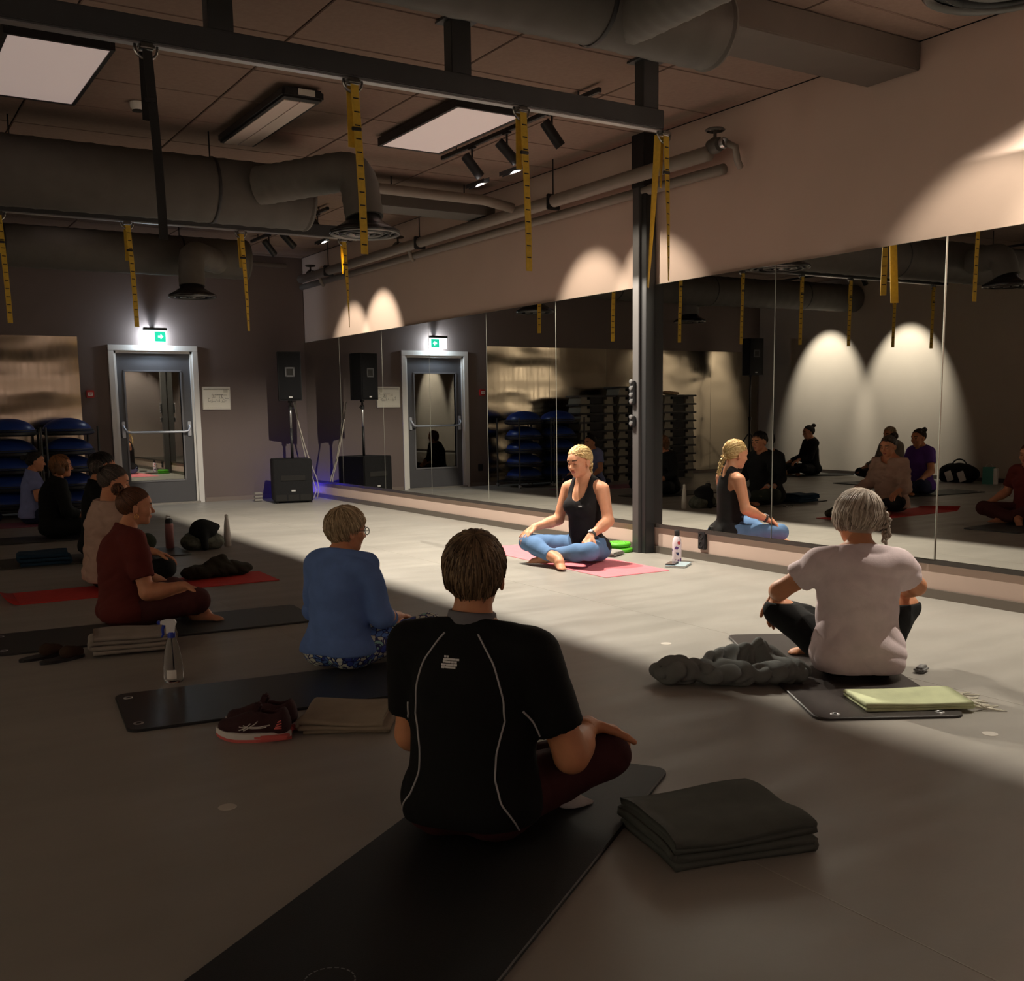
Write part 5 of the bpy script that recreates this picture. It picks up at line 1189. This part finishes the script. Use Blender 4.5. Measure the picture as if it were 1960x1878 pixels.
# ================================================================== cloths
def folded(name, label, cat, c, ang, L, W, layers, t, col, z0=0.001, seed=1, wob=0.006, open_end=0.0):
    # a cloth folded back and forth: one continuous strip of cloth, seen from its edge as rounded folds
    m_ = fab('cloth_%d_%d_%d' % tuple(int(v*999) for v in col), col)
    rg = np.random.default_rng(seed); cl = []
    pitch = t*1.25
    for k in range(layers):
        z = t/2+pitch*k; xs = np.linspace(-L/2+pitch/2+0.004*rg.normal(), L/2-pitch/2-open_end*rg.uniform(0,1), 12)
        if k % 2: xs = xs[::-1]
        cl += [(x, z) for x in xs]
        if k < layers-1:
            e = xs[-1]; s = 1 if k % 2 == 0 else -1
            cl += [(e+s*pitch/2*math.sin(a), z+pitch/2*(1-math.cos(a))) for a in np.linspace(0.3,PI-0.3,6)]
    cl = np.array(cl); tg = np.gradient(cl, axis=0); tg /= np.linalg.norm(tg,axis=1)[:,None]+1e-9; nr = np.stack([-tg[:,1],tg[:,0]],1)
    up, dn = cl+nr*t/2, cl-nr*t/2; N = len(cl); ny = 18; vs = []; fs = []
    ph = rg.uniform(0,6.28,8)
    for j in range(ny):
        y = -W/2+W*j/(ny-1)
        for arr in (up, dn):
            for (x, z) in arr:
                q = z/(pitch*layers)
                yy = y*(1+0.03*math.sin(5*x/L+ph[0]+3*q))+wob*math.sin(9*q*layers+ph[1])
                dz = wob*q*(0.7*math.sin(14*x+ph[2])+0.7*math.sin(17*y+9*x+ph[3])+0.5*math.sin(31*y+ph[5]))-wob*0.8*q*(2*y/W)**4
                vs.append((x+wob*0.8*math.sin(13*y+ph[4]), yy, max(0.0006, z+dz)))
    row = 2*N
    for j in range(ny-1):
        for i in range(N-1):
            a = j*row+i; fs.append((a,a+1,a+row+1,a+row)); b = j*row+N+i; fs.append((b+1,b,b+row,b+row+1))
        for i in (0, N-1): fs.append((j*row+i, (j+1)*row+i, (j+1)*row+N+i, j*row+N+i))
    for j in (0, ny-1):
        for i in range(N-1): fs.append((j*row+i, j*row+N+i, j*row+N+i+1, j*row+i+1))
    o = MB().add(vs, fs).build(name, m_, None, smooth=True); o.location = (c[0],c[1],z0); o.rotation_euler[2] = PI/2-R(ang)
    tag(o, label, cat); return o
folded('folded_blanket', 'thick folded dark grey blanket on the floor at the front right', 'blanket', (2.03,2.14), 105, 0.44, 0.36, 4, 0.019, hexc(84,88,84), seed=4, wob=0.007)
folded('folded_towel', 'folded beige towel behind the blue-topped person', 'towel', (1.64,3.80), 122, 0.36, 0.36, 3, 0.014, hexc(150,138,122), seed=6, wob=0.006, open_end=0.05)
folded('folded_towel', 'folded grey towel on the maroon person\'s mat, behind the spray bottle', 'towel', (1.20,5.66), 98, 0.42, 0.26, 4, 0.020, hexc(150,142,134), seed=9, wob=0.007, z0=0.0125)
folded('folded_blanket', 'folded dark teal blanket on the olive mat', 'blanket', (1.32,9.42), 95, 0.40, 0.30, 3, 0.028, hexc(28,52,72), seed=12, z0=0.0125)
gt = folded('fringed_towel', 'folded pale green fringed towel on the mat behind the white t-shirt', 'towel', (3.62,2.68), 120, 0.44, 0.24, 3, 0.009, hexc(214,222,180), seed=15, z0=0.0125, wob=0.004)
M_fringe = fab('fringe_cream', hexc(225,222,205)); rg = random.Random(2)
for k in range(15):
    y = -0.112+0.016*k; a = rg.uniform(-0.6,0.6); x0 = 0.205; zz = rg.choice((0.006,0.016,0.026)); f = rg.uniform(0.85,1.2)
    pts = [(x0,y,zz),(x0+0.03*f,y+0.01*a,zz*0.7),(x0+0.065*f,y+0.03*a,-0.002),(x0+0.10*f,y+0.06*a,-0.008),(x0+0.13*f,y+0.06*a+rg.uniform(-.015,.015),-0.009)]
    m = MB(); m.tube(pts,[0.004,0.0035,0.0045,0.0035,0.002],6); m.lathe([(0.001,-0.007),(0.007,0),(0.001,0.007)],8,Matrix.Translation(pts[2])); m.build('fringe_tassel', M_fringe, gt, smooth=True)
bundle('hooded_sweater', 'crumpled grey hooded sweater on the floor beside the white t-shirt', 'sweater',
    [('e',(-0.22,0.0,0.055),(0.13,0.10,0.06)),('e',(0.02,-0.03,0.05),(0.22,0.10,0.055)),('e',(0.22,0.0,0.05),(0.14,0.11,0.06)),('e',(0.05,0.08,0.07),(0.16,0.07,0.07)),('c',(-0.05,0.06,0.10),(0.16,0.10,0.14),0.035,0.03),('c',(0.16,0.10,0.13),(0.26,0.03,0.06),0.035,0.03)],
    fab('heather_grey', hexc(112,116,114)), 0.0060, 0.016, 34, (3.285,3.375,0), -R(34), 21, 0.03, subs=[('e',(0.09,-0.01,0.125),(0.075,0.05,0.055))])
bundle('dark_jacket', 'crumpled dark jacket with fur trim lying on the red mat', 'jacket', [('e',(-0.12,0,0.05),(0.14,0.10,0.055)),('e',(0.06,0,0.06),(0.16,0.10,0.065)),('e',(0.20,0,0.045),(0.10,0.08,0.05)),('c',(-0.02,0,0.10),(0.08,0,0.14),0.04,0.03)], fab('dark_olive_cloth', hexc(44,40,32)), 0.008, 0.010, 28, (2.28,7.83,0.006), R(5), 23)
# bag with black cap
t = thing('tote_bag', 'patterned tote bag with a black cap stuffed on top, beside the pink bottle', 'bag', (2.70,9.60,0.0))
b1 = bundle('bag_body', None, None, [('e',(0,0,0.08),(0.17,0.11,0.10)),('e',(0.08,0,0.06),(0.12,0.10,0.08)),('e',(-0.10,0,0.07),(0.10,0.09,0.08))], mat('bag_print', hexc(92,96,86), 0.8, var=0.7, vscale=22), 0.009, 0.010, 26, (0,0,0), 0, 31); b1.parent = t
b2 = bundle('black_cloth', None, None, [('e',(0.0,-0.03,0.17),(0.13,0.09,0.11)),('e',(0.10,-0.03,0.20),(0.06,0.05,0.04)),('c',(-0.02,-0.10,0.15),(-0.01,-0.12,0.03),0.04,0.03)], F_black, 0.009, 0.006, 24, (0,0,0), 0, 33); b2.parent = t

# ================================================================== bottles, shoes, small things
def bottle(label, loc, prof, body_m, cap_prof, cap_m, cat='water bottle', name='water_bottle', extra=None):
    t = thing(name, label, cat, loc)
    MB().lathe([(0.001,prof[0][1])]+prof+[(0.001,prof[-1][1])],24).build('bottle_body', body_m, t, auto=45)
    MB().lathe([(0.001,cap_prof[0][1])]+cap_prof+[(0.001,cap_prof[-1][1])],20).build('cap', cap_m, t, auto=45)
    return t
t = bottle('dusty pink steel bottle with a flip lid beside the tote bag', (2.45,9.78,0), [(0.036,0.0),(0.039,0.01),(0.039,0.225),(0.034,0.24)], mat('bottle_pink', hexc(168,112,112), 0.4), [(0.034,0.24),(0.036,0.25),(0.036,0.27),(0.022,0.285)], M_black)
MB().tube([(-0.03,0,0.27),(-0.02,0,0.31),(0.015,0,0.30)],0.006,8).build('handle', M_pipe_line, t, smooth=True)
bottle('slim white bottle standing right of the tote bag', (2.95,9.66,0), [(0.030,0.0),(0.033,0.01),(0.031,0.10),(0.026,0.19),(0.018,0.255)], mat('bottle_white', hexc(200,198,192), 0.45), [(0.016,0.255),(0.017,0.29),(0.010,0.30)], mat('bottle_white', hexc(200,198,192), 0.45))
def floral():
    m = mat('floral_print', hexc(225,215,220), 0.35); nt = m.node_tree; b = nt.nodes['Principled BSDF']; tc = nt.nodes.new('ShaderNodeTexCoord')
    v = nt.nodes.new('ShaderNodeTexVoronoi'); v.inputs['Scale'].default_value = 24; nt.links.new(tc.outputs['Object'], v.inputs['Vector'])
    n = nt.nodes.new('ShaderNodeTexNoise'); n.inputs['Scale'].default_value = 60; nt.links.new(tc.outputs['Object'], n.inputs['Vector'])
    ad = nt.nodes.new('ShaderNodeMath'); ad.operation = 'MULTIPLY_ADD'; ad.inputs[1].default_value = 0.5; nt.links.new(n.outputs['Fac'], ad.inputs[0]); nt.links.new(v.outputs['Distance'], ad.inputs[2])
    st = nt.nodes.new('ShaderNodeMath'); st.operation = 'LESS_THAN'; st.inputs[1].default_value = 0.62; nt.links.new(ad.outputs[0], st.inputs[0])
    sp = nt.nodes.new('ShaderNodeSeparateColor'); nt.links.new(v.outputs['Color'], sp.inputs[0])
    cr = nt.nodes.new('ShaderNodeValToRGB'); cr.color_ramp.interpolation = 'CONSTANT'; cr.color_ramp.elements[0].color = (*hexc(95,60,130),1); cr.color_ramp.elements[1].position = 0.5; cr.color_ramp.elements[1].color = (*hexc(50,50,95),1)
    e = cr.color_ramp.elements.new(0.75); e.color = (*hexc(190,60,70),1); nt.links.new(sp.outputs[0], cr.inputs[0])
    mx = nt.nodes.new('ShaderNodeMix'); mx.data_type = 'RGBA'; mx.inputs[6].default_value = (*hexc(228,214,222),1); nt.links.new(st.outputs[0], mx.inputs[0]); nt.links.new(cr.outputs[0], mx.inputs[7]); nt.links.new(mx.outputs[2], b.inputs['Base Color'])
    return m
bottle('floral white and purple bottle with black cap below the mirror', (5.60,6.36,0.0), [(0.034,0.0),(0.037,0.008),(0.037,0.15),(0.030,0.185),(0.020,0.205)], floral(), [(0.019,0.205),(0.021,0.21),(0.021,0.25),(0.018,0.254)], M_black)
t = thing('notebook', 'pale blue-grey notebook on the floor below the floral bottle', 'notebook', (5.44,6.16,0), R(35))
MB().box((0,0,0.008),(0.24,0.15,0.012),bev=0.003).build('pages', M_white, t); MB().box((0,0,0.0155),(0.245,0.155,0.003)).box((0,0,0.0015),(0.245,0.155,0.003)).build('cover', mat('notebook_cover', hexc(150,168,176), 0.5), t)
t = thing('smartphone', 'dark smartphone lying on the pale notebook', 'phone', (5.42,6.20,0.0175), R(35))
MB().box((-0.03,0,0.005),(0.15,0.075,0.009),bev=0.003).build('body', M_black, t); MB().box((-0.03,0,0.0098),(0.14,0.068,0.0006)).build('screen', mat('phone_glass', (0.01,0.01,0.012), 0.08), t)
M_lime = mat('lime_plastic', hexc(88,190,40), 0.45)
def disc(label, loc, r, h_):
    t = thing('balance_disc', label, 'balance disc', loc)
    MB().lathe([(0.001,0),(r*0.9,0),(r,h_*0.3),(r,h_*0.7),(r*0.9,h_),(r*0.6,h_*0.85),(r*0.3,h_*0.9),(0.001,h_)],28).build('disc', M_lime, t, smooth=True)
    MB().lathe([(r*0.99,h_*0.45),(r*1.02,h_*0.5),(r*0.99,h_*0.55)],28).build('seam_ring', mat('lime_dark', hexc(60,140,30), 0.5), t, smooth=True)
    for q in range(6): MB().lathe([(0.012,h_*0.9),(0.009,h_+0.002),(0.001,h_+0.003)],10,Matrix.Translation((r*0.55*math.cos(q*PI/3),r*0.55*math.sin(q*PI/3),0))).build('grip_dot', M_lime, t, smooth=True)
disc('lime green balance disc, lower of two, at the foot of the column', (5.60,7.10,0.0), 0.115, 0.04); disc('lime green balance disc, upper of two, at the foot of the column', (5.59,7.11,0.043), 0.110, 0.04)
folded('striped_towel', 'folded black and white striped cloth behind the blond person', 'towel', (5.38,6.98), 60, 0.22, 0.2, 3, 0.01, hexc(150,146,140), seed=19, z0=0.006)

# spray bottle
def clear_plastic():
    m = bpy.data.materials.new('clear_plastic'); m.use_nodes = True; nt = m.node_tree; b = nt.nodes['Principled BSDF']
    b.inputs['Base Color'].default_value = (0.93,0.95,0.95,1); b.inputs['Roughness'].default_value = 0.06; b.inputs['Transmission Weight'].default_value = 1.0; b.inputs['IOR'].default_value = 1.2
    return m
t = thing('spray_bottle', 'clear plastic spray bottle with blue and white trigger head', 'spray bottle', (1.20,4.86,0.0), R(-20))
prof = [(0.001,0.0),(0.040,0.0),(0.044,0.012),(0.045,0.06),(0.040,0.12),(0.030,0.175),(0.018,0.205),(0.014,0.215)]
MB().lathe(prof,24,None,1.0,0.8).build('bottle_body', clear_plastic(), t, smooth=True)
M_sblue = mat('spray_blue', hexc(36,60,170), 0.35); M_swht = mat('spray_white', hexc(222,224,228), 0.35)
MB().lathe([(0.001,0.21),(0.018,0.21),(0.018,0.232),(0.016,0.236),(0.001,0.236)],18).build('collar', M_sblue, t, auto=40)
hd = MB().prism([(-0.022,0.232),(0.014,0.232),(0.018,0.26),(0.026,0.278),(0.018,0.294),(-0.02,0.296),(-0.045,0.288),(-0.045,0.276),(-0.022,0.27)],-0.013,0.013,Matrix.Rotation(PI/2,4,'X')).build('spray_head', M_swht, t)
MB().box((-0.052,0,0.282),(0.018,0.02,0.018),bev=0.004).build('nozzle', M_sblue, hd); MB().tube([(-0.03,0,0.272),(-0.038,0,0.25),(-0.036,0,0.225),(-0.044,0,0.212)],[0.008,0.007,0.006,0.004],8).build('trigger', M_sblue, t, smooth=True)
MB().tube([(0,0,0.21),(0.004,0,0.01)],0.003,6).build('dip_tube', M_swht, t, smooth=True)
o = MB().prism([(0.0449*math.cos(a),0.0362*math.sin(a)) for a in np.linspace(-2.2,-1.2,8)]+[(0.0458*math.cos(a),0.037*math.sin(a)) for a in np.linspace(-1.2,-2.2,8)],0.02,0.062).build('paper_label', M_white, t)

# running shoes
M_knit = mat('shoe_knit', hexc(52,20,24), 0.85, var=0.15, vscale=60, bump=0.3, bscale=500); M_coral = mat('shoe_coral', hexc(205,96,92), 0.5); M_sole = mat('shoe_sole_white', hexc(205,200,196), 0.5)
def shoe(label, loc, rz):
    t = thing('running_shoe', label, 'shoe', loc, rz)
    def slab(z0, z1, gx=1.0, gy=1.0, up=0.02):
        n = 22; vs = []; fs = []
        for z in (z0, z1):
            for i in range(n):
                a = 2*PI*i/n; x = 0.145*math.cos(a); wd = 0.044+0.008*math.cos(a)-0.006*math.cos(2*a); y = wd*math.sin(a)*gy; lift = up*max(0,(x-0.06)/0.085)**2
                vs.append((x*gx, y, z+lift))
        fs = [tuple(range(n-1,-1,-1)), tuple(range(n,2*n))]+[(i,(i+1)%n,n+(i+1)%n,n+i) for i in range(n)]
        return MB().add(vs, fs)
    slab(0.0,0.012).build('outsole', M_coral, t); slab(0.012,0.034,1.0,1.02).build('midsole', M_sole, t)
    v = Vol((-0.16,-0.07,0.02),(0.17,0.07,0.15),0.0045)
    for p in [('c',(-0.10,0,0.06),(0.04,0,0.055),0.040,0.040),('c',(0.02,0,0.055),(0.105,0,0.052),0.038,0.030),('c',(-0.105,0,0.06),(-0.105,0,0.10),0.036,0.030),('c',(-0.10,0,0.085),(-0.03,0,0.092),0.030,0.028),('c',(-0.04,0,0.095),(0.02,0,0.08),0.026,0.024)]: v.prim(p, 0, 0.02)
    v.prim(('c',(-0.085,0,0.13),(-0.035,0,0.135),0.032,0.030), 0, 0.008, 's'); v.prim(('e',(-0.07,0,0.085),(0.05,0.022,0.05)), 0, 0.008, 's')
    v.cut(lambda x, y, z: 0.028-z+0*x+0*y)
    up = mobj('upper', mesh_from('upper', [(*v.mesh(), 0)], [M_knit]), t)
    MB().box((-0.018,0,0.122),(0.030,0.032,0.05),rot=Matrix.Rotation(R(-25),4,'Y'),bev=0.008).build('tongue', M_knit, t)
    for k in range(5): MB().tube([(0.0+0.014*k,-0.022,0.104-0.007*k),(0.004+0.014*k,0,0.110-0.007*k),(0.0+0.014*k,0.022,0.104-0.007*k)],0.0028,6).build('lace', M_black, t, smooth=True)
    bv = surf(up)
    for sy in (-1,1):
        for pts in (((0.05,0.04),(0.02,0.055),(-0.005,0.085)),((0.03,0.037),(0.0,0.058),(-0.025,0.088)),((0.045,0.065),(0.01,0.058),(-0.04,0.062),(-0.07,0.07)),((0.03,0.075),(-0.01,0.048),(-0.06,0.056))):
            seam(bv, [(x,sy*0.08,z) for x,z in pts], 0.0022, up, 'side_stripe', M_sole, 6, 0.0006)
        for k in range(4): seam(bv, [(-0.085-0.006*k,sy*0.08,0.045+0.012*k),(-0.125,sy*0.06,0.050+0.013*k)], 0.003, up, 'heel_stripe', M_coral, 4, 0.0006)
    MB().box((-0.075,0,0.018),(0.13,0.10,0.016),bev=0.004).build('heel_gel', M_coral, t)
    return t
shoe('dark red running shoe with coral sole, the nearer of the pair', (1.225,3.80,0), R(147)); shoe('dark red running shoe with coral sole, the further of the pair', (1.29,3.90,0), R(172)-R(27))
# slippers and small things
for k, (x, y, nm) in enumerate(((0.76,5.74,'left'),(0.84,5.62,'right'))):
    t = thing('slipper', 'dark brown slipper on the maroon person\'s mat edge, %s of two' % nm, 'slipper', (x,y,0.0), R(20))
    MB().prism([(0.12*math.cos(a),0.042*math.sin(a)) for a in np.linspace(0,2*PI,20)[:-1]],0,0.015).build('sole', M_black, t)
    o = bundle('slipper_upper', None, None, [('c',(0.03,0,0.03),(0.08,0,0.025),0.042,0.034,((0,0,1),0.8))], fab('slipper_felt', hexc(60,44,34)), 0.006, 0.002, 30, (0,0,0.008), 0, 3); o.parent = t
t = thing('eyeglass_case', 'small black and white patterned case beside the white t-shirt', 'case', (4.13,2.99,0.0), R(20))
MB().box((0,0,0.015),(0.09,0.05,0.028),bev=0.01).build('case', mat('speckled_case', hexc(120,120,120), 0.4, var=0.95, vscale=90), t); MB().tube(arc((0.055,0,0.012),(1,0,0),(0,1,0),0.012,0,2*PI,12),0.002,6).build('ring', M_chrome, t, smooth=True)
t = thing('eyeglasses', 'folded black eyeglasses on the floor beside the dark mat', 'glasses', (2.0,8.95,0.0))
m = MB()
for s in (-1,1): m.tube([(s*0.034+0.024*math.cos(a),0,0.024+0.02*math.sin(a)) for a in np.linspace(0,2*PI,15)],0.002,6); m.tube([(s*0.058,0,0.028),(s*0.05,0.06,0.022),(-s*0.02,0.08,0.01)],0.002,6)
m.build('frame', M_black, t, smooth=True)
# bag and box by the left wall (mirror only)
t = thing('gym_bag', 'black gym bag with white side panels by the left wall, mirror only', 'bag', (-3.15,10.30,0), R(80))
b1 = bundle('bag_body', None, None, [('e',(0,0,0.13),(0.32,0.16,0.17)),('e',(0.15,0,0.12),(0.18,0.15,0.16))], F_black, 0.012, 0.008, 20, (0,0,0), 0, 51); b1.parent = t
for x in (-0.12,0.08): MB().box((x,-0.17,0.10),(0.11,0.012,0.16),rot=Matrix.Rotation(R(22),4,'Y'),bev=0.01).build('side_panel', M_white, t)
MB().tube(arc((0,0,0.24),(1,0,0),(0,0,1),0.12,0.1,PI-0.1,10),0.012,8).build('handle', M_black, t, smooth=True)
t = thing('gift_bag', 'small teal and white paper bag beside the gym bag, mirror only', 'paper bag', (-3.1,9.75,0), R(70))
MB().box((0,0,0.13),(0.16,0.10,0.26)).build('bag_side', mat('teal_card', hexc(70,140,130), 0.6), t); MB().box((-0.1,0,0.12),(0.05,0.10,0.24)).build('bag_gusset', M_white, t); MB().tube(arc((0,0,0.26),(1,0,0),(0,0,1),0.05,0,PI,8),0.004,6).build('handle', M_white, t, smooth=True)
bundle('grey_pouch', 'dark round bundle lying behind the brown bob, seen in the mirror', 'bundle', [('e',(0,0,0.07),(0.16,0.12,0.075))], F_olive, 0.01, 0.008, 26, (0.95,12.2,0), 0, 61)
bundle('navy_jacket', 'crumpled navy jacket on the floor before the balls, seen in the mirror', 'jacket', [('e',(0,0,0.05),(0.22,0.14,0.06)),('e',(0.12,0.03,0.07),(0.12,0.10,0.06))], F_navy, 0.01, 0.010, 26, (1.25,13.62,0), 0, 63)
